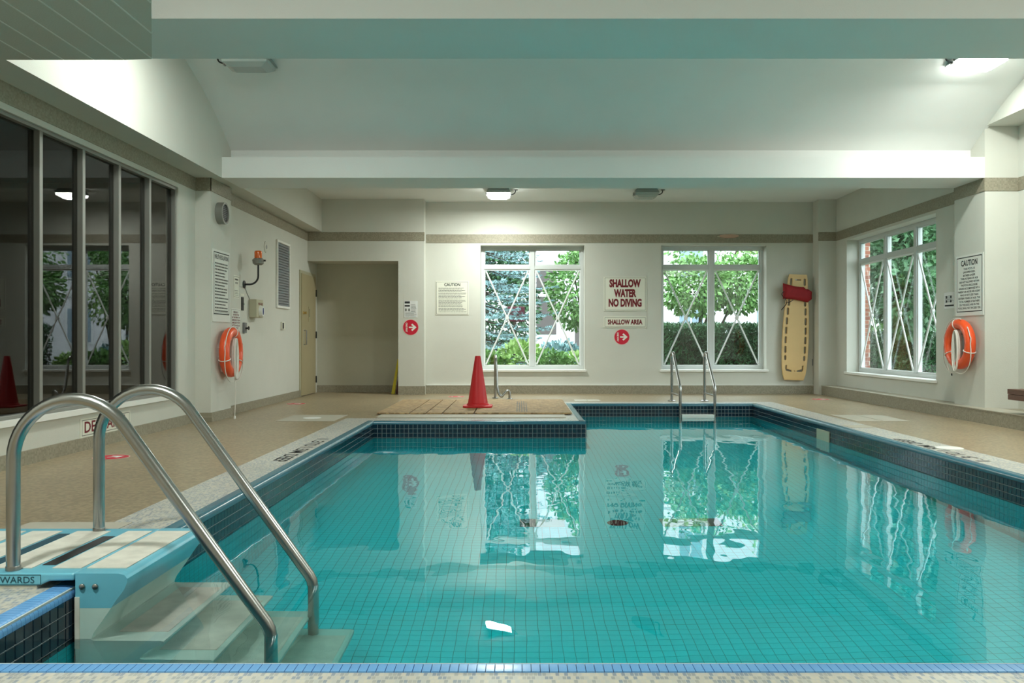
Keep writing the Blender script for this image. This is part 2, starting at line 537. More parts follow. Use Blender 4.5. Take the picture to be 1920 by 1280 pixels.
WB = [(PX(901, Y_BACK), PX(1096, Y_BACK), 0.40, 2.65), (PX(1240, Y_BACK), PX(1437, Y_BACK), 0.40, 2.65)]
wall_x('wall_back', -1.70, 5.9, Y_BACK, 15.45, 3.6, WB)
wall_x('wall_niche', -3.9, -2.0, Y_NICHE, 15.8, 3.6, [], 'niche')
pier = MB()
pier.box(-3.72, -2.13, Y_LB, Y_NICHE, 2.34, 3.6)
pier.box(-2.13, -1.68, Y_LB, Y_NICHE, 0, 3.6)
struct('wall_back_projecting', pier, 'wall')
struct('wall_corner_column', MB().box(5.23, 5.9, 14.85, 15.2, 0, 3.6), 'wall')
WR = (11.29, 14.38, 0.39, 2.65)
wall_y('wall_right', X_RIGHT, X_RIGHT + 0.3, 10.3, 15.5, 3.6, [WR])
struct('wall_right_pilaster', MB().box(X_RPIL, 5.86, B1[0], B1[1], 0, 3.44), 'wall')
wall_y('wall_right_near', X_RNEAR, X_RNEAR + 0.3, -1.6, B1[0] + 0.3, 4.4, [])
WL = (2.75, 9.38, 0.36, 2.64)
wall_y('wall_left', X_WIN - 0.14, X_WIN, -1.6, B1[0] + 0.1, SOF + 0.1, [WL])
struct('wall_left_pilaster', MB().box(X_WIN - 0.1, X_PIL, B1[0], B1[1], 0, SOF), 'wall')
wall_y('wall_left_far', X_LEFT - 0.2, X_LEFT, B1[1] - 0.1, 15.8, 3.6, [])
wall_x('wall_behind', -4.2, 6.2, -1.7, -1.5, 4.4, [])
bk = MB()
bk.box(-3.95, -3.47, -1.6, 10.18, SOF, 4.4)
bk.box(-3.95, -3.47, 10.18, Y_LB + 0.05, SOF + 0.01, 3.6)
struct('wall_left_bulkhead', bk, 'wall')
struct('wall_right_bulkhead', MB().box(X_RPIL, 6.15, -1.6, 10.4, 3.44, 4.4), 'wall')
# low ceiling, beams and vaults
struct('ceiling', MB().box(-3.6, 5.9, B1[1] - 0.2, 15.6, 3.42, 3.6), 'ceil')
b = MB(); b.box(-3.47, X_RPIL, B1[0], B1[1], SOF, 3.085); b.box(-3.47, X_RPIL, 10.18, B1[1], 3.085, 3.8)
struct('ceiling_beam', b, 'ceil')
b = MB(); b.box(-3.47, X_RPIL, B2[0], B2[1], SOF, 3.085); b.box(-3.47, X_RPIL, 5.30, 5.39, 3.085, 4.3)
struct('ceiling_beam', b, 'ceil')


def vault(name, ya, yb, rise, z0):
    n = 40; c = (ya + yb) / 2; hw = (yb - ya) / 2
    prof = [(c + hw * (2 * k / n - 1), z0 + rise * (1 - (2 * k / n - 1) ** 2)) for k in range(n + 1)]
    vs = []; fs = []
    for y, z in prof: vs += [(-3.5, y, z), (X_RPIL + 0.03, y, z), (-3.5, y, z + 0.1), (X_RPIL + 0.03, y, z + 0.1)]
    for k in range(n):
        a = 4 * k
        fs += [(a, a + 4, a + 5, a + 1), (a + 2, a + 3, a + 7, a + 6)]
    return struct(name, MB().add(vs, fs), 'ceil', smooth=40)


vault('ceiling_vault', 5.39, 10.18, 0.763, 3.23)
vault('ceiling_vault', 0.51, 5.30, 0.763, 3.23)
struct('ceiling_rear', MB().box(-3.9, 6.1, -1.6, 0.6, 3.23, 3.4), 'ceil')
# boards made up for ghosted exposure lines on the near beam, each its own piece
sof = thing('ceiling_ghost_panel', (-2.9, 5.2, SOF), kind='structure')
bx = -3.46
k = 0
while bx < -2.02:
    x1 = min(bx + 0.195, -2.0)
    mb = MB(); ya, yb = 4.60, 5.69; t = 0.012
    def ye(x): return min(yb, ya + (-2.0 - x) / 0.47 * 1.09)      # raked cut across the ends
    mb.prism([(bx, ya), (x1, ya), (x1, max(ye(x1), ya + .01)), (bx, ye(bx))], lambda p: (p[0], p[1], SOF - t), lambda p: (p[0], p[1], SOF - .0005))
    mb.build('ghost_line_board', 'wall', sof)
    if ye(x1) > ya + .1: MB().box(x1 - .002, x1 + 0.008, ya, ye(x1) - .01, SOF - t - 0.0025, SOF - 0.001).build('ghost_line_bead', 'white', sof)
    bx = x1 + 0.006; k += 1

# tan tile bands and baseboards
tn = [0]


def trim(mb, m):
    tn[0] += 1
    return struct('trim_%d' % tn[0], mb, m)


T = 0.008
trim(MB().box(-1.68, 5.24, Y_BACK - T, Y_BACK, *BAND), 'band_xz')
trim(MB().box(-3.72, -1.68 + T, Y_LB - T, Y_LB, *BAND), 'band_xz')
trim(MB().box(5.23 - T, 5.6, 14.85 - T, 14.85, *BAND), 'band_xz')
trim(MB().box(X_RIGHT - T, X_RIGHT, B1[1], 14.85, *BAND), 'band_yz')
trim(MB().box(X_RPIL - T, X_RPIL, B1[0], B1[1], *BAND), 'band_yz')
trim(MB().box(X_RPIL - T, 5.86, B1[0] - T, B1[0], *BAND), 'band_xz')
trim(MB().box(X_RNEAR - T, X_RNEAR, -1.5, B1[0], *BAND), 'band_yz')
trim(MB().box(X_WIN, X_WIN + T, -1.5, B1[0], *BAND), 'band_yz')
trim(MB().box(X_PIL, X_PIL + T, B1[0] - T, B1[1], *BAND), 'band_yz')
trim(MB().box(X_WIN, X_PIL + T, B1[0] - T, B1[0], *BAND), 'band_xz')
trim(MB().box(X_LEFT, X_LEFT + T, B1[1], Y_LB, *BAND), 'band_yz')


def base(side, mb, m): return struct('baseboard_' + side, mb, m)


base('back', MB().box(-1.68, 5.28, Y_BACK - 0.05, Y_BACK, 0, 0.15), 'band_xz')
base('back_projecting', MB().box(-2.13, -1.66, Y_LB - 0.02, Y_LB, 0, 0.15), 'band_xz')
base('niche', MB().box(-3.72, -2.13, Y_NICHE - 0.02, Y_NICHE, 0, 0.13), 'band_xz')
base('left_far', MB().box(X_LEFT, X_LEFT + 0.02, B1[1], 14.30, 0, 0.11), 'band_yz')
base('left_pilaster', MB().box(X_PIL, X_PIL + 0.02, B1[0] - 0.02, B1[1] + 0.02, 0, 0.11).box(X_WIN, X_PIL, B1[0] - 0.02, B1[0], 0, 0.11), 'band_yz')
base('left', MB().box(X_WIN, X_WIN + 0.02, -1.5, B1[0], 0, 0.11), 'band_yz')
# right: low tiled kerb in front of the wall with a pale cap
base('right', MB().box(5.28, X_RNEAR, -1.5, 15.1, 0, 0.155), 'band_yz')
trim(MB().box(5.275, 5.55, -1.5, 15.1, 0.155, 0.165), 'plate')
trim(MB().box(-1.66, 5.27, Y_BACK - 0.055, Y_BACK, 0.15, 0.158), 'white')


# ------------------------------------------------------------------ windows
def window(name, o, r, n, w, z0, z1, panes, transom, braces, sill, fm='winframe', gm='glass', fw=0.055, fd=0.09, label=None):
    """o: point at the foot of the frame's outer left edge on the frame's room face; r: unit vector along; n: unit vector into the room"""
    o, r, n = Vector(o), Vector(r), Vector(n); Z = Vector((0, 0, 1))
    root = thing(name, o + r * w / 2, kind='structure')
    def bar(nm, a0, a1, v0, v1, d0, d1, m=fm, bev=0.004):
        c = o + r * (a0 + a1) / 2 + Z * ((v0 + v1) / 2 - o.z) + n * (d0 + d1) / 2
        return MB().obox(c, r, Z, n, abs(a1 - a0) / 2, (v1 - v0) / 2, abs(d1 - d0) / 2).build(nm, m, root, bevel=bev)
    bar('frame_head', 0, w, z1 - fw, z1, -fd, 0)
    bar('frame_sill', 0, w, z0, z0 + fw, -fd, 0)
    bar('frame_jamb', 0, fw, z0 + fw, z1 - fw, -fd, 0)
    bar('frame_jamb', w - fw, w, z0 + fw, z1 - fw, -fd, 0)
    pw = (w - 2 * fw - (panes - 1) * fw * 1.5) / panes
    xs = []
    for k in range(panes):
        a = fw + k * (pw + fw * 1.5)
        xs.append((a, a + pw))
        if k: bar('mullion', a - fw * 1.5, a, z0 + fw, z1 - fw, -fd, 0.004)
    for a, b_ in xs:
        rows = [(z0 + fw, z1 - fw)]
        if transom:
            bar('transom', a, b_, transom - fw * 0.6, transom + fw * 0.6, -fd, 0.002)
            rows = [(z0 + fw, transom - fw * 0.6), (transom + fw * 0.6, z1 - fw)]
        for q, (v0, v1) in enumerate(rows):
            s = 0.022
            # sash frame inside each opening
            if transom:
                fr = MB()
                for (u0, u1, w0, w1) in ((a, b_, v0, v0 + s), (a, b_, v1 - s, v1), (a, a + s, v0 + s, v1 - s), (b_ - s, b_, v0 + s, v1 - s)):
                    fr.obox(o + r * (u0 + u1) / 2 + Z * ((w0 + w1) / 2 - o.z) - n * 0.035, r, Z, n, (u1 - u0) / 2, (w1 - w0) / 2, 0.018)
                fr.build('sash', 'rod' if q == 0 else fm, root)
            c = o + r * (a + b_) / 2 + Z * ((v0 + v1) / 2 - o.z) - n * fd * 0.6
            MB().obox(c, r, Z, n, pw / 2, (v1 - v0) / 2, 0.003).build('pane', gm, root)
            if braces and q == 0:
                i = s + 0.012; d = -0.008
                p = [o + r * x + Z * (zz - o.z) + n * d for x, zz in ((a + i, v0 + i), (b_ - i, v1 - i), (a + i, v1 - i), (b_ - i, v0 + i))]
                MB().tube([p[0], p[1]], 0.014, 8).build('brace_rod', 'rod', root, smooth=50)
                MB().tube([p[2], p[3]], 0.014, 8).build('brace_rod', 'rod', root, smooth=50)
                mid = (p[0] + p[1]) / 2
                MB().tube([mid - n * 0.02, mid + n * 0.02], 0.035, 16).build('brace_hub', 'rod', root, smooth=50)
    if sill:
        c = o + r * w / 2 + Z * (z0 - 0.02 - o.z) + n * (sill / 2 + 0.0)
        MB().obox(c, r, Z, n, w / 2 + 0.03, 0.02, sill / 2 + 0.02).build('sill_board', 'white', root, bevel=0.006)
    return root


yf = Y_BACK + 0.20
for k, (xa, xb, za, zb) in enumerate(WB):
    window('window_%d' % (k + 1), (xa, yf, za), (1, 0, 0), (0, -1, 0), xb - xa, za + 0.03, zb, 2, 2.27, True, 0.22)
window('window_3', (X_RIGHT + 0.20, WR[1], WR[2]), (0, -1, 0), (-1, 0, 0), WR[1] - WR[0], WR[2] + 0.03, WR[3], 3, 2.27, True, 0.22)
window('window_4', (X_WIN - 0.02, WL[0], WL[2]), (0, 1, 0), (1, 0, 0), WL[1] - WL[0], WL[2], WL[3], 10, None, False, 0.0, 'alu', 'glass_in', 0.03, 0.08)
trim(MB().box(X_WIN, X_WIN + 0.03, WL[0], WL[1], WL[2] - 0.045, WL[2]), 'white')
# dim room beyond the interior glazing
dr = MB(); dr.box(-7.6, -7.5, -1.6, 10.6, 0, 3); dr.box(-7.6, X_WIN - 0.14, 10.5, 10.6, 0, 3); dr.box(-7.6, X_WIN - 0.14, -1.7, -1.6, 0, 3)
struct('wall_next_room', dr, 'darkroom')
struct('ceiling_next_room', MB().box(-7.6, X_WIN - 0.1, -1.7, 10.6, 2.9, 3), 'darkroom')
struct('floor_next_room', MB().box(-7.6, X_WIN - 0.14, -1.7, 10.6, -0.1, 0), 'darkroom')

# ------------------------------------------------------------------ the pool
ZF0, ZF1 = -1.35, -1.00           # floor height at the front and at the far end
def zfloor(y): return ZF0 + (ZF1 - ZF0) * (y - YF) / (YB - YF)


pool = thing('pool_basin', ((XL + XR) / 2, (YF + YB) / 2, 0), kind='structure')
path = [(XL, YF), (XR, YF), (XR, YB), (XP, YB), (XP, YP), (XL, YP)]
pf = [(-1, 0, 0)]
for i in range(6):
    (xa, ya), (xb, yb) = path[i], path[(i + 1) % 6]
    mb = MB(); t = 0.12
    if xa == xb:
        sgn = 1 if (i in (1,)) else -1
        if i == 3: sgn = -1
        x0, x1 = sorted((xa, xa + sgn * t))
        y0, y1 = sorted((ya, yb))
        mb.box(x0, x1, y0 - t if i != 3 else y0 + t, y1 + t if i != 3 else y1, -1.5, -0.03)
        mb.build('pool_wall', 'poolwall', pool)
    else:
        sgn = -1 if i == 0 else 1
        y0, y1 = sorted((ya, ya + sgn * t)); x0, x1 = sorted((xa, xb))
        mb.box(x0, x1, y0, y1, -1.5, -0.03)
        mb.build('pool_wall', 'poolwall_x', pool)
# grout bed of the waterline band, just proud of the wall
PT, GAP, ROWS = 0.052, 0.0055, 4
ZT = -0.032
zb0 = ZT - ROWS * PT
gb = MB()
gb.box(XL, XL + 0.003, YF, YP, zb0, -0.03); gb.box(XR - 0.003, XR, YF, YB, zb0, -0.03)
gb.box(XL, XR, YF, YF + 0.003, zb0, -0.03); gb.box(XP, XR, YB - 0.003, YB, zb0, -0.03)
gb.box(XL, XP, YP - 0.003, YP, zb0, -0.03); gb.box(XP, XP + 0.003, YP, YB, zb0, -0.03)
gb.build('waterline_grout', 'grout', pool)


def wtile(mb, axis, c, d):
    """one glazed tile: axis 'y' lies on a side wall, 'x' on a cross wall; d = direction into the pool"""
    h = (PT - GAP) / 2; x, y, z = c
    if axis == 'y': mb.box(min(x, x + d * 0.006), max(x, x + d * 0.006), y - h, y + h, z - h, z + h)
    else: mb.box(x - h, x + h, min(y, y + d * 0.006), max(y, y + d * 0.006), z - h, z + h)


src = None; far = MB(); nt_ = 0
def run(axis, fixed, a0, a1, d, near=None):
    global src, nt_
    n = int(round((a1 - a0) / PT)); p = (a1 - a0) / n
    for k in range(n):
        a = a0 + (k + 0.5) * p
        for q in range(ROWS):
            z = ZT - (q + 0.5) * PT
            c = (fixed + d * 0.003, a, z) if axis == 'y' else (a, fixed + d * 0.003, z)
            if near and near[0] <= a <= near[1]:
                if src is None:
                    m_ = MB(); wtile(m_, 'y', (0, 0, 0), 1)
                    src = m_.build('waterline_tile', 'navy', None); src.location = Vector(c) - pool.location; src.parent = pool
                else: inst(src, 'waterline_tile', c, pool)
                nt_ += 1
            else: wtile(far, axis, c, d)


run('y', XL, YF, 3.30, 1, (0, 99))
run('y', XL, 3.30, YP, 1, (3.9, 6.85))
run('y', XR, YF, YB, -1); run('x', YF, XL, XR, 1); run('x', YB, XP, XR, -1); run('x', YP, XL, XP, -1); run('y', XP, YP, YB, 1)
tag(far.build('waterline_tile_far', 'navy', pool), kind='stuff')

# coping: rounded blue tiles; single pieces where they can be told apart
def cop_prof(n=5):
    """(distance from pool edge outward, z)"""
    r = 0.028
    pts = [(CW, -0.02), (CW, 0.004)]
    pts += [(r - 0.006 - r * math.sin(math.radians(90 * k / n)), 0.004 - r + r * math.cos(math.radians(90 * k / n))) for k in range(n + 1)]
    pts += [(-0.006, -0.034), (0.01, -0.034)]
    return pts


def cop_piece(mb, axis, fixed, out, a0, a1):
    P_ = cop_prof()
    if axis == 'x': mb.prism(P_, lambda p: (a0, fixed + out * p[0], p[1]), lambda p: (a1, fixed + out * p[0], p[1]))
    else: mb.prism(P_, lambda p: (fixed + out * p[0], a0, p[1]), lambda p: (fixed + out * p[0], a1, p[1]))


CP = 0.0262
csrc = {}
def cop_run(axis, fixed, out, a0, a1):
    n = int(round((a1 - a0) / CP)); p = (a1 - a0) / n
    for k in range(n):
        a = a0 + (k + 0.5) * p
        c = (a, fixed, 0) if axis == 'x' else (fixed, a, 0)
        if axis not in csrc:
            m_ = MB(); cop_piece(m_, axis, 0, out, -p / 2 + 0.0012, p / 2 - 0.0012)
            s_ = m_.build('coping_tile', 'coping', None, smooth=40); s_.parent = pool; s_.location = Vector(c) - pool.location
            csrc[axis] = s_
        else: inst(csrc[axis], 'coping_tile', c, pool)


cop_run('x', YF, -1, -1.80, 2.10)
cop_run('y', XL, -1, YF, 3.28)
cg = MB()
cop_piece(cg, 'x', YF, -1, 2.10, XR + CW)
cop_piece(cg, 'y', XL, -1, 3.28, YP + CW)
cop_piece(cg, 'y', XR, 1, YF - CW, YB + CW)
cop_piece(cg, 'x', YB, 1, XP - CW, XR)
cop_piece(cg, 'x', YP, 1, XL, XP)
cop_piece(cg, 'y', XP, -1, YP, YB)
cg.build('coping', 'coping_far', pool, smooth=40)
# pale bedding below the single coping tiles
bed = MB(); bed.box(-1.80, 2.10, YF - CW + 0.002, YF + 0.001, -0.03, -0.001); bed.box(XL - CW + 0.002, XL + 0.001, YF, 3.28, -0.03, -0.001)
bed.build('coping_grout', 'grout', pool)

# pool floor: grout bed with raised tiles, the 300 nearest in view as single pieces
gf = MB()
gf.add([(XL - .1, YF - .1, zfloor(YF - .1) - 0.003), (XR + .1, YF - .1, zfloor(YF - .1) - 0.003), (XR + .1, YB + .1, zfloor(YB + .1) - 0.003), (XL - .1, YB + .1, zfloor(YB + .1) - 0.003)], [(0, 1, 2, 3)])
gf.build('floor_grout', 'poolgrout', pool)
FP, FG = 0.0605, 0.0034
ft = MB(); fsrc = None; nf = 0
sl = (ZF1 - ZF0) / (YB - YF)
ny = int((YB - YF) / FP); nx = int((XR - XL) / FP)
near_rows = [j for j in range(ny) if 4.05 <= YF + (j + .5) * FP]
cand = []
for j in range(ny):
    y = YF + (j + 0.5) * FP
    for i in range(nx):
        x = XL + (i + 0.5) * FP
        if x < XP + 0.05 and y > YP - 0.02: continue
        h = (FP - FG) / 2
        vis = y > 4.12 and -0.85 < x and abs(x * FOC / y + 15) < 960
        if vis and nf < 300:
            nf += 1
            c = (x, y, zfloor(y))
            if fsrc is None:
                m_ = MB(); m_.add([(-h, -h, -sl * h), (h, -h, -sl * h), (h, h, sl * h), (-h, h, sl * h), (-h, -h, -sl * h - .003), (h, -h, -sl * h - .003), (h, h, sl * h - .003), (-h, h, sl * h - .003)],
                                  [(0, 1, 2, 3), (0, 4, 5, 1), (1, 5, 6, 2), (2, 6, 7, 3), (3, 7, 4, 0)])
                fsrc = m_.build('floor_tile', 'pooltile', None); fsrc.parent = pool; fsrc.location = Vector(c) - pool.location
            else: inst(fsrc, 'floor_tile', c, pool)
        else:
            z0, z1 = zfloor(y - h), zfloor(y + h)
            ft.add([(x - h, y - h, z0), (x + h, y - h, z0), (x + h, y + h, z1), (x - h, y + h, z1)], [(0, 1, 2, 3)])
tag(ft.build('floor_tile_far', 'pooltile', pool), kind='stuff')
# tan inlet plate on the right side wall, marks and drain on the floor
MB().box(XR - 0.02, XR, 9.50, 9.90, -0.225, -0.075).build('inlet_plate', 'beige', pool, bevel=0.004)

# water
def water_mat():
    m, nt, N, L, b = new_mat('pool_water')
    N.remove(b)
    tc = N.new('ShaderNodeTexCoord')
    mp = N.new('ShaderNodeMapping'); mp.inputs['Scale'].default_value = (1.0, 0.55, 1.0)
    L.new(tc.outputs['Object'], mp.inputs[0])
    n1 = N.new('ShaderNodeTexNoise'); n1.inputs['Scale'].default_value = 2.6; n1.inputs['Detail'].default_value = 2.0; n1.inputs['Roughness'].default_value = 0.45
    L.new(mp.outputs[0], n1.inputs['Vector'])
    bp = N.new('ShaderNodeBump'); bp.inputs['Strength'].default_value = 1.0; bp.inputs['Distance'].default_value = 0.0042
    L.new(n1.outputs['Fac'], bp.inputs['Height'])
    g = N.new('ShaderNodeBsdfGlass'); g.inputs['IOR'].default_value = 1.333; g.inputs['Roughness'].default_value = 0.0
    g.inputs['Color'].default_value = (1, 1, 1, 1)
    L.new(bp.outputs['Normal'], g.inputs['Normal'])
    L.new(g.outputs[0], N['Material Output'].inputs['Surface'])
    va = N.new('ShaderNodeVolumeAbsorption'); va.inputs[0].default_value = (0.05, 0.93, 0.95, 1); va.inputs[1].default_value = 0.45
    L.new(va.outputs[0], N['Material Output'].inputs['Volume'])
    return m


M['water'] = water_mat()
e = 0.02
wp = [(XL - e, YF - e), (XR + e, YF - e), (XR + e, YB + e), (XP - e, YB + e), (XP - e, YP + e), (XL - e, YP + e)]
mb = MB()
mb.prism(wp, lambda p: (p[0], p[1], WATER), lambda p: (p[0], p[1], -1.45))
w = mb.build('pool_water', 'water')
tag(w, 'clear turquoise water filling the indoor pool', 'water', kind='stuff')

# ------------------------------------------------------------------ ceiling lamps
def ceiling_lamp(loc, w, d, on, label, rot=0.0, whip=1):
    """loc: centre of the mounting face at the ceiling"""
    x, y, z = loc
    t = thing('ceiling_lamp', loc, label, 'light', 'flood lamps under the ceiling')
    a, b_ = w / 2, d / 2
    h = MB()
    h.add([(x - a * .82, y - b_ * .8, z), (x + a * .82, y - b_ * .8, z), (x + a * .82, y + b_ * .8, z), (x - a * .82, y + b_ * .8, z),
           (x - a, y - b_, z - .075), (x + a, y - b_, z - .075), (x + a, y + b_, z - .075), (x - a, y + b_, z - .075)],
          [(0, 1, 2, 3), (4, 7, 6, 5), (0, 4, 5, 1), (1, 5, 6, 2), (2, 6, 7, 3), (3, 7, 4, 0)])
    h.build('housing', 'housing', t, bevel=.006)
    l = MB(); c = .93
    l.add([(x - a * c, y - b_ * c, z - .0755), (x + a * c, y - b_ * c, z - .0755), (x + a * c, y + b_ * c, z - .0755), (x - a * c, y + b_ * c, z - .0755),
           (x - a * .9, y - b_ * .88, z - .11), (x + a * .9, y - b_ * .88, z - .11), (x + a * .9, y + b_ * .88, z - .11), (x - a * .9, y + b_ * .88, z - .11),
           (x - a * .62, y - b_ * .55, z - .145), (x + a * .62, y - b_ * .55, z - .145), (x + a * .62, y + b_ * .55, z - .145), (x - a * .62, y + b_ * .55, z - .145)],
          [(0, 1, 2, 3), (0, 4, 5, 1), (1, 5, 6, 2), (2, 6, 7, 3), (3, 7, 4, 0), (4, 8, 9, 5), (5, 9, 10, 6), (6, 10, 11, 7), (7, 11, 8, 4), (8, 11, 10, 9)])
    l.build('lens', 'lens_on' if on else 'lens_off', t)
    if on:
        ad_ = bpy.data.lights.new('lamp_light', 'AREA'); ad_.shape = 'RECTANGLE'; ad_.size = w * .6; ad_.size_y = d * .52
        ad_.energy = LAMP_WATTS * on; ad_.color = LAMP_COLOR
        lo = bpy.data.objects.new('lamp_light', ad_); COL.objects.link(lo); lo.parent = t; lo.location = (0, 0, -.147)
    # clip and wiring whip
    MB().box(x - a - .012, x - a + .005, y - .03, y + .03, z - .1, z - .05).build('clip', 'steel_dark', t)
    s = whip
    MB().tube(spline([(x + s * a, y, z - .085), (x + s * (a + .06), y, z - .06), (x + s * (a + .08), y, z - .005)], 6), .008, 8).build('cable', 'black', t, smooth=60)
    MB().lathe([(.035, 0), (.035, -.012)], (x + s * (a + .08), y, z), 'z', 16).build('junction_cap', 'grey', t, smooth=40)
    return t


def vz(y): return 3.23 + 0.763 * (1 - ((y - 7.785) / 2.395) ** 2)


ceiling_lamp((PX(935, 13.9), 13.9, 3.42), .40, .36, 0.62, 'lit flood lamp on the low ceiling above the cone')
ceiling_lamp((PX(1211, 13.9), 13.9, 3.42), .40, .36, False, 'unlit flood lamp on the low ceiling above the no diving sign')
ceiling_lamp((PX(467, 8.72), 8.72, vz(8.72)), .50, .36, False, 'unlit flood lamp on the vault above the left glazing', whip=-1)
ceiling_lamp((PX(1832, 8.70), 8.70, vz(8.70)), .50, .36, 0.35, 'lit flood lamp on the vault towards the bench side', whip=-1)
ceiling_lamp((-2.45, 7.05, vz(7.05)), .50, .36, 0.42, 'lit flood lamp behind the near beam beside the left bulkhead', whip=-1)
ceiling_lamp((4.40, 6.45, vz(6.45)), .50, .36, 0.5, 'lit flood lamp behind the near beam on the bench side', whip=-1)
ceiling_lamp((-2.0, 1.5, 3.73), .50, .36, 0.7, 'added unseen lit flood lamp on the vault over the step unit', whip=-1)  # extra lamp added out of view to brighten the foreground
ceiling_lamp((3.9, 1.5, 3.73), .50, .36, 0.8, 'added unseen lit flood lamp on the vault over the bench end of the near pool edge', whip=-1)  # second lamp added out of view for foreground light

# ------------------------------------------------------------------ plywood covers and cone on the platform
ya, yb = 10.80, 13.24
edges = [-1.83, -1.405, -1.195, -0.985, -0.585]
labs = ['wide strand board at the deck end of the platform cover', 'narrow strand board beside the wide one at the deck end', 'narrow strand board in the middle of the cut ones', 'strand board under the red cone']
for k in range(4):
    mb = MB(); mb.m = 0
    t = MB().box(edges[k] + .007, edges[k + 1] - .007, ya + random.uniform(-.006, .006), yb, .012, .03)
    tag(t.build('strand_board', 'osb', None, bevel=.002), labs[k], 'board', 'strand boards over the platform')
t = MB().box(-0.578, 0.66, ya - .01, yb + .03, .012, .031)
sb = t.build('strand_board', 'osb', None, bevel=.002); tag(sb, 'full strand board sheet with a stamp near the far pool corner', 'board', 'strand boards over the platform')
st = MB(); rg = random.Random(3)
for q in range(5): fine_print(st, (-0.04 + q * .032, 11.9, .0316), (0, 1, 0), (-1, 0, 0), 1.9, .03, 1, rg, .45)
st.build('printed_stamp', 'ink_soft', sb)
# shadowed battens carrying the boards
for xx, lab in ((-1.75, 'timber batten under the wide strand board'), (-0.60, 'timber batten under the joint of the strand boards'), (0.58, 'timber batten under the full strand board sheet')):
    tag(MB().box(xx - .03, xx + .03, ya + .03, yb - .02, 0, .0118).build('batten', 'osb_edge'), lab, 'batten')
# pale plastic pan showing in front of the boards
tag(MB().prism(rounded(2.33, .5, .03), lambda p: (-.60 + p[0], 10.62 + p[1], .001), lambda p: (-.60 + p[0], 10.62 + p[1], .0105)).build('cover_sheet', 'plate', None), 'pale flat sheet under the front edge of the strand boards', 'sheet')

cx, cy = PX(896, 11.75), 11.75
cone = thing('traffic_cone', (cx, cy, .031), 'red traffic cone standing on the strand boards', 'cone')
MB().prism(rounded(.40, .40, .07), lambda p: (cx + p[0], cy + p[1], .031), lambda p: (cx + p[0], cy + p[1], .055)).build('base', 'cone', cone, bevel=.006)
MB().lathe([(.155, .055), (.150, .075), (.138, .085), (.040, .725), (.034, .735), (.024, .735), (.024, .60)], (cx, cy, 0), 'z', 40).build('body', 'cone', cone, smooth=40)

# ------------------------------------------------------------------ grab rail behind the boards
rx, ry = PX(930, 13.7), 13.7
gr = thing('grab_rail', (rx, ry, 0), 'bent steel grab rail standing behind the strand boards', 'handrail')
pts = [(rx - .02, ry + .25, 0), (rx - .02, ry + .25, .58)] + [(rx - .02 + .02 * (1 - math.cos(a)) / 2, ry + .25 - .12 + .12 * math.cos(a), .58 + .12 * math.sin(a)) for a in [math.pi * k / 8 for k in range(1, 9)]]
pts += [(rx + .01, ry, .45), (rx + .02, ry - .04, .20)]
pts += spline([(rx + .02, ry - .04, .20), (rx + .045, ry - .06, .10), (rx + .09, ry - .08, .05), (rx + .13, ry - .07, .09), (rx + .18, ry - .05, .135), (rx + .215, ry - .04, .12), (rx + .22, ry - .04, .0)], 5)[1:]
MB().tube(pts, .021, 12).build('rail_tube', 'steel', gr, smooth=50)
MB().lathe([(.05, 0), (.05, .012), (.024, .02)], (rx - .02, ry + .25, 0), 'z', 20).build('floor_flange', 'steel', gr, smooth=40)
MB().lathe([(.05, 0), (.05, .012), (.024, .02)], (rx + .22, ry - .04, 0), 'z', 20).build('floor_flange', 'steel', gr, smooth=40)

# ------------------------------------------------------------------ pool ladder at the far edge
lx0, lx1 = PX(1259.5, 13.25), PX(1321, 13.25)
ld = thing('pool_ladder', ((lx0 + lx1) / 2, 12.95, 0), 'steel pool ladder with white treads at the far pool edge', 'ladder')
for x in (lx0, lx1):
    yd, yp = 13.25, 12.55
    pts = [(x, yd, 0), (x, yd, .66)] + [(x, yd - .10 + .10 * math.cos(a), .66 + .10 * math.sin(a)) for a in [math.radians(165 * k / 10) for k in range(1, 11)]]
    pts += [(x, yp + .03, .28), (x, yp + .005, .24), (x, yp, .19), (x, yp, -.95)]
    MB().tube(pts, .0225, 12).build('rail', 'steel', ld, smooth=50)
    MB().lathe([(.065, 0), (.065, .012), (.05, .018), (.025, .022)], (x, yd, 0), 'z', 24).build('floor_flange', 'steel', ld, smooth=40)
    MB().tube([(x, yd, .13), (x, yp, .13)], .015, 10).build('cross_bar', 'steel', ld, smooth=50)
for z in (-.165, -.42, -.67):
    MB().box(lx0 + .02, lx1 - .02, 12.50, 12.60, z - .035, z + .02).build('tread', 'lid', ld, bevel=.006)

# ------------------------------------------------------------------ step unit and its handrails at the near left corner
SY0, SY1 = 3.24, 4.02
su = thing('pool_step_unit', (-2.0, 3.6, 0), 'aqua fibreglass pool step unit with pale grip pads hung on the pool edge', 'pool steps')
dk = MB()
dk.prism([(-2.75, .012), (-1.850, .012), (-1.835, .014), (-1.80, .030), (-1.703, .032), (-1.703, .060), (-2.75, .060)],
         lambda p: (p[0], SY0, p[1]), lambda p: (p[0], SY1, p[1]))
dk.build('deck_box', 'blue', su, bevel=.008, bseg=3)
MB().box(-2.75, -1.85, SY0 + .006, SY1 - .006, 0, .0118).build('foam_foot', 'pad', su)
cap = [(-1.699, .060), (-1.535, .060), (-1.512, .054), (-1.500, .040), (-1.502, .022), (-1.515, -.005), (-1.545, -.045), (-1.563, -.072), (-1.699, -.072)]
MB().prism(cap, lambda p: (p[0], SY0, p[1]), lambda p: (p[0], SY1, p[1])).build('step_cap', 'blue', su, smooth=35)
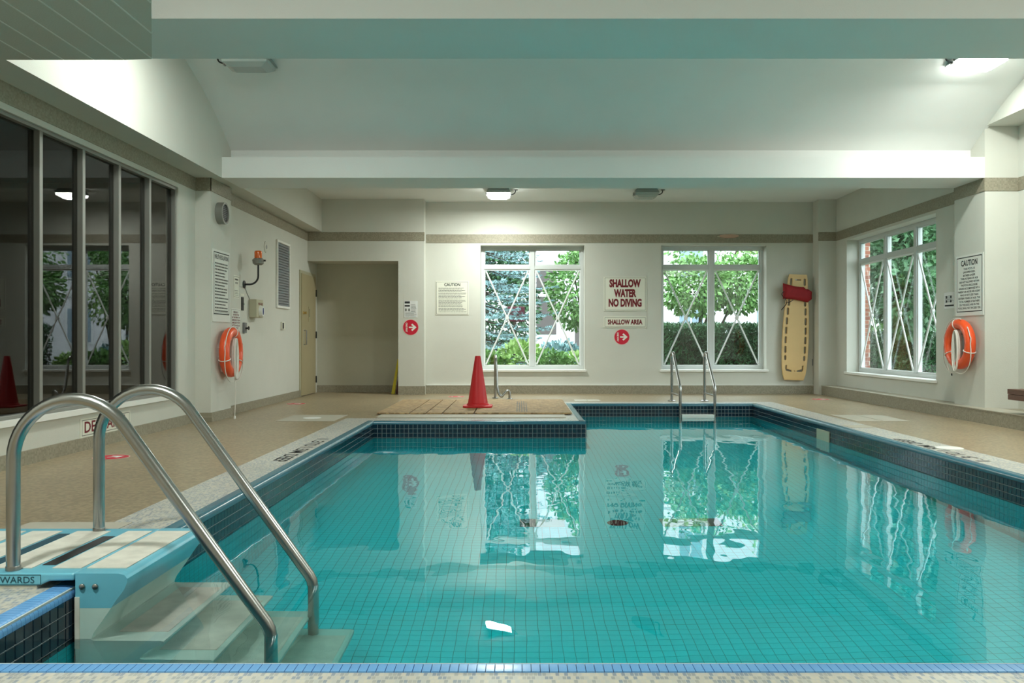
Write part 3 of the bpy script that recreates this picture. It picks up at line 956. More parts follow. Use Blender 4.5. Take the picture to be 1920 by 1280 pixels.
body = [(-1.699, -.0725), (-1.563, -.0725), (-1.592, -.115), (-1.628, -.165), (-1.640, -.195), (-1.632, -.208), (-1.60, -.212), (-1.375, -.212), (-1.362, -.220), (-1.362, -.240),
        (-1.42, -.320), (-1.452, -.395), (-1.452, -.412), (-1.435, -.418), (-1.185, -.418), (-1.172, -.426), (-1.172, -.450),
        (-1.23, -.530), (-1.262, -.610), (-1.262, -.634), (-1.245, -.640), (-.995, -.640), (-.982, -.648), (-.982, -.675),
        (-1.04, -.76), (-1.072, -.84), (-1.072, -.860), (-1.055, -.866), (-.800, -.866), (-.787, -.876), (-.787, -.91), (-.86, -1.10), (-1.699, -1.10)]
MB().prism(body, lambda p: (p[0], SY0, p[1]), lambda p: (p[0], SY1, p[1])).build('step_body', 'fibre', su, smooth=35)
for x0, x1, z in ((-1.58, -1.385, -.212), (-1.42, -1.195, -.418), (-1.23, -1.005, -.640), (-1.04, -.81, -.866)):
    MB().box(x0, x1, SY0 + .1, SY1 - .08, z, z + .004).build('grip_pad', 'pad', su)
for x0, x1 in ((-2.70, -2.52), (-2.46, -2.30), (-2.27, -2.13), (-2.06, -1.905), (-1.825, -1.712), (-1.690, -1.535)):
    MB().box(x0, x1, SY0 + .07, SY1 - .07, .0603, .0635).build('grip_pad', 'pad', su)
MB().box(-1.893, -1.838, SY0 + .12, SY1 - .17, .0603, .0618).build('drain_slot', 'black', su)
MB().box(-2.12, -2.07, SY0 + .10, SY1 - .12, .0603, .0618).build('drain_slot', 'ink_teal', su)
for x in (-1.672, -1.622):
    MB().lathe([(.011, 0), (.011, -.006), (.006, -.010)], (x, SY0, .010), 'y', 14).build('bolt', 'steel_dark', su, smooth=40)
lt = MB()
text_into(lt, 'WARDS', (-1.921, SY0 - .0012, .0355), (1, 0, 0), (0, 0, 1), .132, .025, 0.004)
lt.build('moulded_lettering', 'ink_teal', su)
lt = MB(); frame_into(lt, (-1.975, SY0 - .001, .0355), (1, 0, 0), (0, 0, 1), .290, .040, .0022)
lt.build('lettering_border', 'ink_teal', su)
MB().box(-1.700, -1.682, SY0 - .004, SY0 + .1, -.30, -.03).build('seal_strip', 'pad', su)

for yy in (3.29, 3.96):
    xp, r = -1.966, .235
    cxx, czz = xp + r, .722 - r
    pts = [(xp, .0605), (xp, czz)] + arc(cxx, czz, r, 180, 90 - 56 + 2, 16)[1:]
    # straight run down to the water, then an elbow and a vertical leg
    pts += [(-.985, -.145), (-.972, -.17), (-.966, -.205), (-.966, -1.05)]
    hr = MB().tube([(p[0], yy, p[1]) for p in pts], .0255, 16).build('handrail', 'steel', su, smooth=60)
    hr['label'] = 'arched brushed steel handrail'
    MB().lathe([(.0275, .0605), (.0275, .075), (.026, .078)], (xp, yy, 0), 'z', 20).build('post_collar', 'steel_dark', hr, smooth=40)


# ------------------------------------------------------------------ lifebuoys on the pilasters
def lifebuoy(cy, cz, wall, n, label, flip, trail):
    """wall: x of the wall face, n: +1 / -1 direction into the room"""
    R, r = .243, .062
    x = wall + n * (r + .03)
    t = thing('lifebuoy', (wall, cy, cz), label, 'lifebuoy', 'orange lifebuoys on the pilasters')
    ring = [(x, cy + R * math.cos(a), cz + R * math.sin(a)) for a in [2 * math.pi * k / 48 for k in range(48)]]
    MB().tube(ring, r, 18, closed=True).build('ring', 'orange', t, smooth=80)
    # line round the rim, tied at three points, sagging between them
    L_ = []
    for k in range(61):
        a = math.radians(100 + flip * (-10) + flip * 330 * k / 60)
        rr = R + r + .006 + .05 * abs(math.sin(2.0 * (a))) * (1 if math.sin(a) < .3 else .15)
        L_.append((x + n * .035, cy + rr * math.cos(a), cz + rr * math.sin(a) - (.03 if math.sin(a) < -.3 else 0)))
    MB().tube(L_, .0055, 6).build('grab_line', 'rope', t, smooth=80)
    for a in (80, 200, 330):
        a = math.radians(a)
        c = Vector((x, cy + R * math.cos(a), cz + R * math.sin(a)))
        e1 = Vector((0, math.cos(a), math.sin(a))); e2 = Vector((1, 0, 0))
        MB().tube([c + (e1 * math.cos(q) + e2 * math.sin(q)) * (r + .005) for q in [2 * math.pi * k / 16 for k in range(16)]], .006, 6, closed=True).build('rope_tie', 'rope', t, smooth=80)
    hk = MB().tube([(wall, cy, cz + .12), (wall + n * .10, cy, cz + .12), (wall + n * .12, cy, cz + .15)], .008, 8).build('hook', 'steel_dark', t, smooth=60)
    MB().box(min(wall, wall + n * .012), max(wall, wall + n * .012), cy - .09, cy + .09, cz - .14, cz + .17).build('backplate', 'midgrey', t)
    rg = random.Random(5)
    for k in range(8):   # hanks of the throw rope
        a = .034 + .009 * (k % 4); h = .19 + .008 * k
        ox = x + n * (.02 + .008 * k); oy = cy + rg.uniform(-.012, .012) - .03
        lp = [(ox, oy + a * math.cos(q), cz + .165 - h + h * math.sin(q) + .0) for q in [2 * math.pi * j / 20 for j in range(20)]]
        MB().tube(lp, .0085, 6, closed=True).build('rope_loop', 'rope', t, smooth=80)
    if trail:
        MB().tube(spline([(x + n * .05, cy - .03, cz - .22), (x + n * .06, cy - .02, cz - .45), (x + n * .05, cy - .02, .03)], 8), .006, 6).build('trailing_rope', 'rope', t, smooth=80)
        MB().lathe([(.012, .0), (.014, .015), (.010, .035)], (x + n * .05, cy - .02, 0), 'z', 12).build('rope_end', 'lid', t, smooth=50)
    else:
        MB().tube(spline([(x + n * .04, cy + .2, cz - .1), (x + n * .05, cy + .17, cz - .30), (x + n * .03, cy + .13, cz - .36)], 6), .0055, 6).build('trailing_rope', 'rope', t, smooth=80)
        MB().tube([(x + n * .03, cy + .13, cz - .36), (x + n * .03, cy + .125, cz - .385)], .008, 8).build('rope_end', 'black', t)
    return t


lifebuoy(10.30, .807, X_PIL, 1, 'orange lifebuoy under the health regulations sign with rope trailing to the deck', 1, True)
lifebuoy(10.26, .905, X_RPIL, -1, 'orange lifebuoy with coiled white rope under the framed caution sign', -1, False)

# ------------------------------------------------------------------ signs
RB = (Vector((1, 0, 0)), Vector((0, -1, 0)))     # on the back wall
RL = (Vector((0, 1, 0)), Vector((1, 0, 0)))      # on the left wall
RR = (Vector((0, -1, 0)), Vector((-1, 0, 0)))    # on the right wall
UP = Vector((0, 0, 1))


def sign(name, label, cat, c, w, h, ax, m='board', th=.008, group=None):
    r, n = ax; c = Vector(c)
    t = thing(name, c, label, cat, group)
    MB().obox(c + n * th / 2, r, UP, n, w / 2, h / 2, th / 2).build('panel', m, t)
    return t, c + n * (th + .0008), r


# SHALLOW WATER / NO DIVING
x0, x1 = PX(1132, Y_BACK), PX(1212, Y_BACK); z1, z0 = PZ(519, Y_BACK), PZ(583, Y_BACK)
t, c, r = sign('no_diving_sign', 'white sign reading SHALLOW WATER NO DIVING in maroon letters', 'sign', ((x0 + x1) / 2, Y_BACK, (z0 + z1) / 2), x1 - x0, z1 - z0, RB)
mb = MB(); frame_into(mb, c, r, UP, x1 - x0 - .035, z1 - z0 - .03, .006); mb.build('border_line', 'ink_soft', t)
for s, py, w_ in (('SHALLOW', 531, 59), ('WATER', 549.5, 42), ('NO DIVING', 567.5, 62)):
    mb = MB(); text_into(mb, s, (c.x, c.y, PZ(py, Y_BACK)), r, UP, w_ / 104.95, 15.5 / 104.95, .055); mb.build('lettering', 'ink_red', t)
z1, z0 = PZ(593, Y_BACK), PZ(614, Y_BACK)
t, c, r = sign('shallow_area_sign', 'long white sign reading SHALLOW AREA in maroon letters', 'sign', ((x0 + x1) / 2, Y_BACK, (z0 + z1) / 2), x1 - x0, z1 - z0, RB)
mb = MB(); frame_into(mb, c, r, UP, x1 - x0 - .035, z1 - z0 - .03, .005); mb.build('border_line', 'ink_soft', t)
mb = MB(); text_into(mb, 'SHALLOW AREA', c, r, UP, .62, .092, .045); mb.build('lettering', 'ink_red', t)

# caution notice on the back wall
x0, x1 = PX(817, Y_BACK), PX(879, Y_BACK); z1, z0 = PZ(527, Y_BACK), PZ(590, Y_BACK)
t, c, r = sign('caution_notice', 'cream notice headed CAUTION with small print on the back wall', 'sign', ((x0 + x1) / 2, Y_BACK, (z0 + z1) / 2), x1 - x0, z1 - z0, RB, 'board')
mb = MB(); frame_into(mb, c, r, UP, x1 - x0 - .025, z1 - z0 - .025, .005); mb.build('border_line', 'ink_soft', t)
mb = MB(); text_into(mb, 'CAUTION', (c.x, c.y, z1 - .062), r, UP, .285, .055, .03); mb.build('heading', 'ink', t)
mb = MB(); rg = random.Random(11); zz = z1 - .115
for rows in (2, 2, 2, 3, 1, 4, 3, 3, 1):
    hh = rows * .0175; fine_print(mb, (c.x + .005, c.y, zz - hh / 2), r, UP, .50, hh, rows, rg, .42, .2); zz -= hh + .009
tag(mb.build('small_print', 'ink_soft', t), kind='stuff')

# grey notice and one way stickers
x0, x1 = PX(758, Y_LB), PX(783, Y_LB); z1, z0 = PZ(564, Y_LB), PZ(595, Y_LB)
t, c, r = sign('rules_notice', 'white laminated notice with dark headers above the one way sticker', 'notice', ((x0 + x1) / 2, Y_LB, (z0 + z1) / 2), x1 - x0, z1 - z0, RB, 'paper', .004)
mb = MB(); quad_into(mb, c + r * -.063 + UP * .118, r, UP, .09, .036); quad_into(mb, c + r * -.063 + UP * .058, r, UP, .09, .026); mb.build('header_block', 'ink', t)
mb = MB(); disc_into(mb, c + r * -.088 - UP * .012, r, UP, .028, 16, .5); disc_into(mb, c + r * -.032 - UP * .012, r, UP, .028, 16, .5)
fine_print(mb, c + r * .05 + UP * .02, r, UP, .10, .14, 6, random.Random(2), .3); fine_print(mb, c + r * 0 - UP * .09, r, UP, .20, .08, 5, random.Random(4), .3)
mb.build('print', 'ink_soft', t)


def oneway(c, r, u, n, D, label, group):
    """red disc with a white arrow pointing along u and the words ONE WAY below it"""
    c, r, u, n = Vector(c), Vector(r), Vector(u), Vector(n)
    t = thing('one_way_sticker', c, label, 'sticker', group); R = D / 2
    m_ = MB(); q = [c + (r * math.cos(2 * math.pi * k / 40) + u * math.sin(2 * math.pi * k / 40)) * R for k in range(40)]
    m_.add([p + n * .0005 for p in q] + [p + n * .002 for p in q], [tuple(range(39, -1, -1)), tuple(range(40, 80))] + [(k, (k + 1) % 40, 40 + (k + 1) % 40, 40 + k) for k in range(40)])
    m_.build('disc', 'pink', t)
    m_ = MB(); disc_into(m_, c + n * .0026, r, u, R * .93); m_.build('red_face', 'red', t)
    m_ = MB()
    b0 = c + n * .0032
    pol = [(-.09, -.22), (.09, -.22), (.09, .30), (.30, .06), (.46, .20), (0, .72), (-.46, .20), (-.30, .06), (-.09, .30)]
    m_.add([b0 + r * a * R + u * b_ * R for a, b_ in pol], [(0, 1, 2, 8), (2, 3, 4, 5), (5, 6, 7, 8), (2, 5, 8)])
    m_.build('arrow', 'stickwhite', t)
    m_ = MB(); text_into(m_, 'ONE WAY', b0 - u * .50 * R, r, u, 1.15 * R, .24 * R, .03); m_.build('lettering', 'stickwhite', t)


oneway((PX(770, Y_LB), Y_LB, PZ(613.5, Y_LB)), (0, 0, -1), (1, 0, 0), (0, -1, 0), .285, 'red one way sticker on the wall beside the recess', 'wall stickers')
oneway((PX(1166, Y_BACK), Y_BACK, PZ(631.5, Y_BACK)), (0, 0, -1), (1, 0, 0), (0, -1, 0), .285, 'red one way sticker under the shallow area sign', 'wall stickers')
for px, py, u, lab in ((208.5, 857, (.8, .6, 0), 'red round sticker on the deck below the deep area sign'), (555, 757, (.7, .7, 0), 'red round sticker on the deck near the beige door'),
                       (856, 743.5, (1, .1, 0), 'red round sticker on the deck behind the strand boards'), (1538, 748.5, (.8, -.6, 0), 'red round sticker on the deck below the spine board')):
    y = GY(py); u = Vector(u).normalized()
    oneway((PX(px, y), y, .0002), (u.y, -u.x, 0), u, (0, 0, 1), .285, lab, 'deck stickers')

# DEEP AREA below the interior glazing
t, c, r = sign('deep_area_sign', 'cream sign reading DEEP AREA below the interior glazing', 'sign', (X_WIN, 7.745, .192), .93, .165, RL, 'board')
mb = MB(); frame_into(mb, c, r, UP, .885, .135, .005); mb.build('border_line', 'ink_soft', t)
mb = MB(); text_into(mb, 'DEEP AREA', c + UP * .004, r, UP, .80, .098, .02); mb.build('lettering', 'ink_red', t)

# health regulations on the left pilaster
t, c, r = sign('health_regulations_sign', 'tall white sign headed HEALTH REGULATIONS on the left pilaster', 'sign', (X_PIL, 10.21, 1.60), .585, .855, RL, 'board2')
mb = MB(); frame_into(mb, c + UP * .03, r, UP, .53, .74, .012); mb.build('border_line', 'ink', t)
mb = MB(); text_into(mb, 'HEALTH REGULATIONS', c + UP * .345, r, UP, .46, .055, .025); mb.build('heading', 'ink', t)
mb = MB(); rg = random.Random(21); zz = .285
for rows in (3, 2, 3, 3, 1, 2, 2):
    hh = rows * .036; fine_print(mb, c + UP * (zz - hh / 2), r, UP, .45, hh, rows, rg, .45, .3); zz -= hh + .004
fine_print(mb, c + UP * (-.325), r, UP, .45, .04, 2, rg, .2, .05)
tag(mb.build('small_print', 'ink_soft', t), kind='stuff')

# framed caution on the right pilaster
t, c, r = sign('caution_sign', 'white framed sign headed CAUTION in bold capitals on the right pilaster', 'sign', (X_RPIL, 10.20, 1.615), .625, .735, RR, 'board2')
mb = MB(); frame_into(mb, c + UP * .012, r, UP, .575, .665, .010); mb.build('border_line', 'ink', t)
mb = MB(); text_into(mb, 'CAUTION', c + UP * .272, r, UP, .37, .072, .03); mb.build('heading', 'ink', t)
lines = ['THIS POOL IS', 'UNSUPERVISED.', 'BATHERS UNDER', 'TWELVE YEARS OF AGE', 'ARE NOT ALLOWED WITHIN', 'THE POOL ENCLOSURE', 'UNLESS ACCOMPANIED BY A', 'PARENT OR HIS OR HER AGENT',
         'WHO IS NOT LESS THAN', 'SIXTEEN YEARS OF AGE. THE', 'TOTAL NUMBER OF BATHERS', 'ON THE DECK AND IN THE', 'POOL SHALL NOT EXCEED TEN']
for k, s in enumerate(lines):
    mb = MB(); text_into(mb, s, c + UP * (.200 - k * .0395), r, UP, min(.50, .0195 * len(s) + .02), .024, .02); mb.build('lettering', 'ink', t)
t, c, r = sign('rules_notice', 'small white notice with pictograms beside the framed caution sign', 'notice', (X_RIGHT, 10.935, 1.465), .27, .21, RR, 'paper', .004)
mb = MB()
for a in (-.07, .04):
    for b_ in (-.01, .045): disc_into(mb, c + r * a + UP * b_, r, UP, .018, 14)
quad_into(mb, c - UP * .065, r, UP, .23, .018); fine_print(mb, c + r * .0 + UP * .02, r, UP, .22, .09, 6, random.Random(6), .3)
mb.build('print', 'ink', t)

# small notices on the far left wall
t, c, r = sign('procedure_notice', 'narrow cream notice with dark heading beside the beacon', 'notice', (X_LEFT, 11.115, 1.652), .215, .30, RL, 'board', .004)
mb = MB(); frame_into(mb, c, r, UP, .20, .27, .004); text_into(mb, 'WARNING', c + UP * .095, r, UP, .13, .022, .03); text_into(mb, 'NOTICE', c + UP * .05, r, UP, .10, .022, .03)
fine_print(mb, c - UP * .08, r, UP, .15, .08, 4, random.Random(8), .25)
mb.build('lettering', 'ink', t)
t, c, r = sign('emergency_sign', 'white sign with lines of maroon emergency stop instructions beside the left lifebuoy', 'sign', (X_LEFT, 11.09, 1.14), .36, .45, RL, 'board2', .005)
mb = MB(); frame_into(mb, c, r, UP, .335, .425, .003); mb.build('border_line', 'ink_soft', t)
for k, s in enumerate(['EMERGENCY', 'STOP BUTTON', 'IN THE EVENT OF', 'EMERGENCY PUSH', 'EMERGENCY STOP', 'BUTTON AND USE', 'EMERGENCY', 'PHONE', 'AN AUDIBLE AND', 'VISUAL SIGNAL', 'WILL ACTIVATE']):
    mb = MB(); text_into(mb, s, c + UP * (.178 - k * .0345 - (.012 if k > 7 else 0)), r, UP, min(.30, .021 * len(s)), .023, .025); mb.build('lettering', 'ink_red', t)


# depth markings on the deck
for x, s, up, rd, lab in ((PX(567, 7.4), '1.3 TO 1.5M DEEP', (1, 0, 0), (0, -1, 0), 'black depth lettering on the deck at the strand board side of the pool'),
                          (3.645, '1.3 TO 1.5M DEEP', (-1, 0, 0), (0, 1, 0), 'black depth lettering on the deck at the window kerb side of the pool')):
    t = thing('depth_marking', (x, 7.42, 0), lab, 'marking', 'depth lettering on the deck')
    for wd, at_, ln in (('1.3', -.62, .28), ('TO', -.32, .20), ('1.5M', .06, .40), ('DEEP', .56, .42)):
        mb = MB(); text_into(mb, wd, Vector((x, 7.42, .0012)) + Vector(rd) * at_, rd, up, ln, .115, .01); mb.build('lettering', 'ink', t)

# ------------------------------------------------------------------ fittings on the far left wall
# round wall speaker on the pilaster
t = thing('wall_speaker', (X_PIL, 10.13, PZ(400, 10.13)), 'round silver loudspeaker high on the left pilaster', 'speaker')
zc = PZ(400, 10.13)
MB().lathe([(.13, 0), (.13, .085), (.108, .085), (.108, .06)], (X_PIL, 10.13, zc), 'x', 36).build('shell', 'alu', t, smooth=40)
MB().lathe([(.107, .062), (.107, .066)], (X_PIL, 10.13, zc), 'x', 36).build('grille', 'black', t)
mb = MB()
for k in range(-4, 5): mb.box(X_PIL + .066, X_PIL + .072, 10.13 - .1 * math.cos(k * .3), 10.13 + .1 * math.cos(k * .3), zc + k * .022 - .003, zc + k * .022 + .003)
mb.build('grille_bars', 'grey', t)

# warning beacon on a bent arm
yb_, zb_ = 11.42, PZ(533, 11.42)
t = thing('warning_beacon', (X_LEFT, yb_, zb_), 'orange warning beacon on a bent black arm', 'beacon')
MB().lathe([(.052, 0), (.052, .012), (.03, .02)], (X_LEFT, yb_, zb_), 'x', 20).build('wall_flange', 'black', t, smooth=40)
MB().tube([(X_LEFT + .01, yb_, zb_), (X_LEFT + .08, yb_, zb_)] + [(X_LEFT + .08 + .115 * math.sin(a), yb_, zb_ + .115 - .115 * math.cos(a)) for a in [math.pi / 2 * k / 8 for k in range(1, 9)]] + [(X_LEFT + .195, yb_, zb_ + .27)], .013, 10).build('arm', 'black', t, smooth=50)
bx_, bz_ = X_LEFT + .195, zb_ + .26
MB().lathe([(.045, 0), (.072, .02), (.075, .05), (.078, .055), (.078, .07), (.058, .09)], (bx_, yb_, bz_), 'z', 28).build('collar', 'alu', t, smooth=40)
MB().lathe([(.050, .09), (.050, .17), (.046, .186), (.034, .192)], (bx_, yb_, bz_), 'z', 28).build('dome', 'dome', t, smooth=50)
MB().lathe([(.012, 0), (.012, .03)], (bx_ + .07, yb_, bz_ + .06), 'x', 10).build('clamp_screw', 'black', t)

# fire alert box
t = thing('fire_alert_box', (X_LEFT, 11.77, 1.39), 'beige FIRE ALERT box with a white sounder on the left wall', 'alarm box')
MB().box(X_LEFT, -3.61, 11.63, 11.93, 1.265, 1.515).build('case', 'beige', t, bevel=.01)
mb = MB(); text_into(mb, 'FIRE ALERT', (-3.609, 11.80, 1.455), (0, 1, 0), UP, .21, .03, .02); mb.build('lettering', 'ink_red', t)
MB().prism([(.075 * math.cos(2 * math.pi * k / 24), .082 * math.sin(2 * math.pi * k / 24)) for k in range(24)], lambda p: (-3.61, 11.79 + p[0], 1.355 + p[1]), lambda p: (-3.57, 11.79 + p[0] * .8, 1.355 + p[1] * .85)).build('sounder', 'lid', t, smooth=40)
MB().prism([(.022 * math.cos(2 * math.pi * k / 20), .05 * math.sin(2 * math.pi * k / 20)) for k in range(20)], lambda p: (-3.57, 11.79 + p[0], 1.355 + p[1]), lambda p: (-3.566, 11.79 + p[0], 1.355 + p[1])).build('sounder_slot', 'blueplastic', t)
tag(MB().tube(spline([(X_LEFT + .006, 11.46, 1.66), (X_LEFT + .006, 11.56, 1.58), (X_LEFT + .006, 11.66, 1.515)], 5), .004, 6).build('beacon_cable', 'midgrey'), 'thin grey cable from the beacon flange to the alarm box', 'cable')
# switches
t = thing('wall_switch', (X_LEFT, 11.35, 1.45), 'narrow black switch below the beacon flange', 'switch')
MB().box(X_LEFT, X_LEFT + .012, 11.31, 11.39, 1.35, 1.53).build('plate', 'black', t, bevel=.003)
MB().box(X_LEFT + .012, X_LEFT + .03, 11.34, 11.36, 1.42, 1.45).build('toggle', 'steel_dark', t)
MB().box(X_LEFT, X_LEFT + .004, 11.27, 11.43, 1.545, 1.575).build('name_label', 'board', t)
t = thing('stop_button', (X_LEFT, 11.42, 1.12), 'blue grey push button station beside the emergency sign', 'button')
MB().box(X_LEFT, X_LEFT + .03, 11.37, 11.46, 1.05, 1.19).build('case', 'grey', t, bevel=.005)
MB().lathe([(.012, .03), (.012, .06), (.026, .062), (.024, .075)], (X_LEFT, 11.415, 1.115), 'x', 18).build('push_button', 'black', t, smooth=40)
# ceiling-size speaker, louvre, thermostat
t = thing('round_vent', (X_LEFT, 12.40, 2.315), 'small round white vent between beacon and louvred panel', 'vent')
MB().lathe([(.085, 0), (.085, .008), (.06, .016), (.035, .016), (.03, .01)], (X_LEFT, 12.40, 2.315), 'x', 28).build('rim', 'wall', t, smooth=40)
MB().lathe([(.028, .010), (.028, .018)], (X_LEFT, 12.40, 2.315), 'x', 20).build('centre', 'midgrey', t)
t = thing('louvre_panel', (X_LEFT, 13.27, 1.97), 'tall grey louvred panel in a white frame on the left wall', 'vent')
mb = MB(); y0, y1, z0, z1 = 12.915, 13.63, 1.45, 2.49; f = .035
for a in ((y0, y1, z0, z0 + f), (y0, y1, z1 - f, z1), (y0, y0 + f, z0 + f, z1 - f), (y1 - f, y1, z0 + f, z1 - f)): mb.box(X_LEFT, X_LEFT + .03, a[0], a[1], a[2], a[3])
mb.build('frame', 'white', t, bevel=.004)
MB().box(X_LEFT, X_LEFT + .005, y0 + f, y1 - f, z0 + f, z1 - f).build('backing', 'louver', t)
n = 24; sh = (z1 - z0 - 2 * f) / n; s0 = None
for k in range(n):
    zc = z0 + f + (k + .5) * sh
    if s0 is None:
        s0 = MB().add([(X_LEFT + .006, y0 + f, zc + sh * .45), (X_LEFT + .022, y0 + f, zc - sh * .45), (X_LEFT + .022, y1 - f, zc - sh * .45), (X_LEFT + .006, y1 - f, zc + sh * .45),
                       (X_LEFT + .006, y0 + f, zc + sh * .35), (X_LEFT + .022, y0 + f, zc - sh * .55), (X_LEFT + .022, y1 - f, zc - sh * .55), (X_LEFT + .006, y1 - f, zc + sh * .35)],
                      [(0, 1, 2, 3), (4, 7, 6, 5), (1, 5, 6, 2), (0, 4, 5, 1), (3, 2, 6, 7), (0, 3, 7, 4)]).build('slat', 'louver', t)
    else:
        o = s0.copy(); COL.objects.link(o); o.parent = t; o.location = s0.location + Vector((0, 0, k * sh))
t = thing('thermostat', (X_LEFT, 13.24, 1.18), 'small square thermostat below the louvred panel', 'thermostat')
MB().box(X_LEFT, X_LEFT + .03, 13.17, 13.32, 1.12, 1.24).build('case', 'board', t, bevel=.006)
MB().box(X_LEFT + .03, X_LEFT + .034, 13.18, 13.245, 1.135, 1.225).build('display', 'black', t)
tag(MB().box(X_LEFT, X_LEFT + .003, 11.0, 11.14, 2.0, 2.22).build('paint_patch', 'midgrey', None), 'grey smudge patch on the wall above the procedure notice', 'patch') if False else None

# ------------------------------------------------------------------ door and the things in the recess
t = thing('door_1', (X_LEFT, 14.81, 0), kind='structure')
y0, y1, zt = 14.33, 15.30, 2.09
mb = MB(); mb.box(X_LEFT, X_LEFT + .02, y0 - .05, y0, 0, zt + .05); mb.box(X_LEFT, X_LEFT + .02, y1, y1 + .05, 0, zt + .05); mb.box(X_LEFT, X_LEFT + .02, y0, y1, zt, zt + .05)
mb.build('door_frame', 'beige', t)
lf = MB().box(X_LEFT, X_LEFT + .035, y0 + .004, y1 - .004, .012, zt - .004).build('door_leaf', 'door', t, bevel=.003)
for zc in (.25, 1.05, 1.80): MB().box(X_LEFT + .02, X_LEFT + .05, y1 - .012, y1 + .03, zc - .06, zc + .06).build('hinge', 'black', t)
hx = X_LEFT + .035
MB().tube([(hx, y0 + .13, .88), (hx + .045, y0 + .13, .88), (hx + .045, y0 + .13, 1.12), (hx, y0 + .13, 1.12)], .011, 10).build('pull_handle', 'steel_dark', lf, smooth=50)
MB().box(hx, hx + .003, y0 + .09, y0 + .17, .85, 1.15).build('handle_plate', 'beige', lf)
MB().lathe([(.028, 0), (.028, .008), (.012, .02), (.024, .035), (.02, .055)], (hx, y0 + .10, 1.42), 'x', 20).build('knob', 'brass', lf, smooth=40)
MB().box(hx, hx + .006, y0 + .44, y0 + .53, 1.28, 1.54).build('lock_plate', 'door', lf, bevel=.002)
MB().box(hx + .006, hx + .008, y0 + .48, y0 + .50, 1.36, 1.50).build('slot', 'black', lf)

# yellow and maroon planks leaning in the recess
t = MB().prism([(-2.285, 0), (-2.225, 0), (-2.145, .62), (-2.175, .62)], lambda p: (p[0], 15.05, p[1]), lambda p: (p[0], 15.09, p[1]))
tag(t.build('yellow_floor_sign', 'yellow', None, bevel=.003), 'folded yellow floor sign leaning in the recess corner', 'floor sign')
t = MB().prism([(-2.215, 0), (-2.165, 0), (-2.14, .5), (-2.15, .5)], lambda p: (p[0], 15.12, p[1]), lambda p: (p[0], 15.16, p[1]))
tag(t.build('maroon_plank', 'brownred', None, bevel=.002), 'thin maroon plank leaning beside the yellow floor sign', 'plank')

# ------------------------------------------------------------------ spine board with red strap bag
bc = Vector((PX(1492, 15.07), 15.07, PZ(613.5, 15.07))); BHh = .935; tilt = math.radians(-2.4)
def bw(v): # half width along the board, v from -1 (foot) to 1 (head)
    return .175 + .055 * max(0, 1 - ((v + .25) / .95) ** 2)
outl = []
N_ = 20
for k in range(N_ + 1):
    v = -1 + 2 * k / N_
    e_ = 1.0
    outl.append((bw(v) * (0.86 if k in (0, N_) else 0.97 if k in (1, N_ - 1) else 1), v * BHh))
outl = outl + [(-a, b_) for a, b_ in reversed(outl)]
def slot(cx_, cy_, w_, h_, n=5):
    pts = []
    for k in range(2 * n + 2):
        a = math.pi * (k if k <= n else k - 1) / n
        pts.append((cx_ + w_ / 2 * math.cos(a), cy_ + (h_ / 2 - w_ / 2) * (1 if k <= n else -1) + w_ / 2 * math.sin(a)))
    return pts
holes = []
for v in (.86, .47, .30, .115, -.065, -.245, -.425):
    for s in (-1, 1): holes.append(slot(s * (bw(v) - .055), v * BHh, .046, .135))
for s in (-1, 1): holes.append(slot(s * (bw(-.58) - .055), -.585 * BHh, .046, .095))
for s in (-1, 1):
    q = bw(-.83) - .045
    holes.append([(s * q, -.72 * BHh), (s * (q - .036), -.72 * BHh), (s * (q - .036), -.79 * BHh), (s * (q - .12), -.815 * BHh), (s * (q - .12), -.85 * BHh), (s * (q - .02), -.84 * BHh), (s * q, -.80 * BHh)])
holes.append([(-.055, .915 * BHh), (.055, .915 * BHh), (.055, .885 * BHh), (-.055, .885 * BHh)])
holes.append([(.012 * math.cos(2 * math.pi * k / 10), -.83 * BHh + .012 * math.sin(2 * math.pi * k / 10)) for k in range(10)])
cu = bpy.data.curves.new('board', 'CURVE'); cu.dimensions = '2D'; cu.fill_mode = 'BOTH'; cu.extrude = .016; cu.bevel_depth = .004; cu.bevel_resolution = 2
for poly in [outl] + holes:
    sp_ = cu.splines.new('POLY'); sp_.points.add(len(poly) - 1); sp_.use_cyclic_u = True
    for q_, p in enumerate(poly): sp_.points[q_].co = (p[0], p[1], 0, 1)
co = bpy.data.objects.new('board', cu); COL.objects.link(co)
me = bpy.data.meshes.new_from_object(co.evaluated_get(bpy.context.evaluated_depsgraph_get()))
vs = [v.co.copy() for v in me.vertices]; fs = [tuple(p.vertices) for p in me.polygons]
bpy.data.objects.remove(co); bpy.data.curves.remove(cu); bpy.data.meshes.remove(me)
ct, st_ = math.cos(tilt), math.sin(tilt)
def bpos(x, y, d=0): return bc + Vector((x * ct - y * st_, -d, x * st_ + y * ct))
t = thing('spine_board', bc, 'tan plastic spine board with hand slots hung on the back wall', 'spine board')
MB().add([bpos(v.x, v.y, v.z) for v in vs], fs).build('board', 'spine', t, smooth=35)
MB().box(bc.x - .02, bc.x + .02, 15.06, 15.148, bc.z + .84, bc.z + .86).build('wall_hook', 'steel_dark', t)
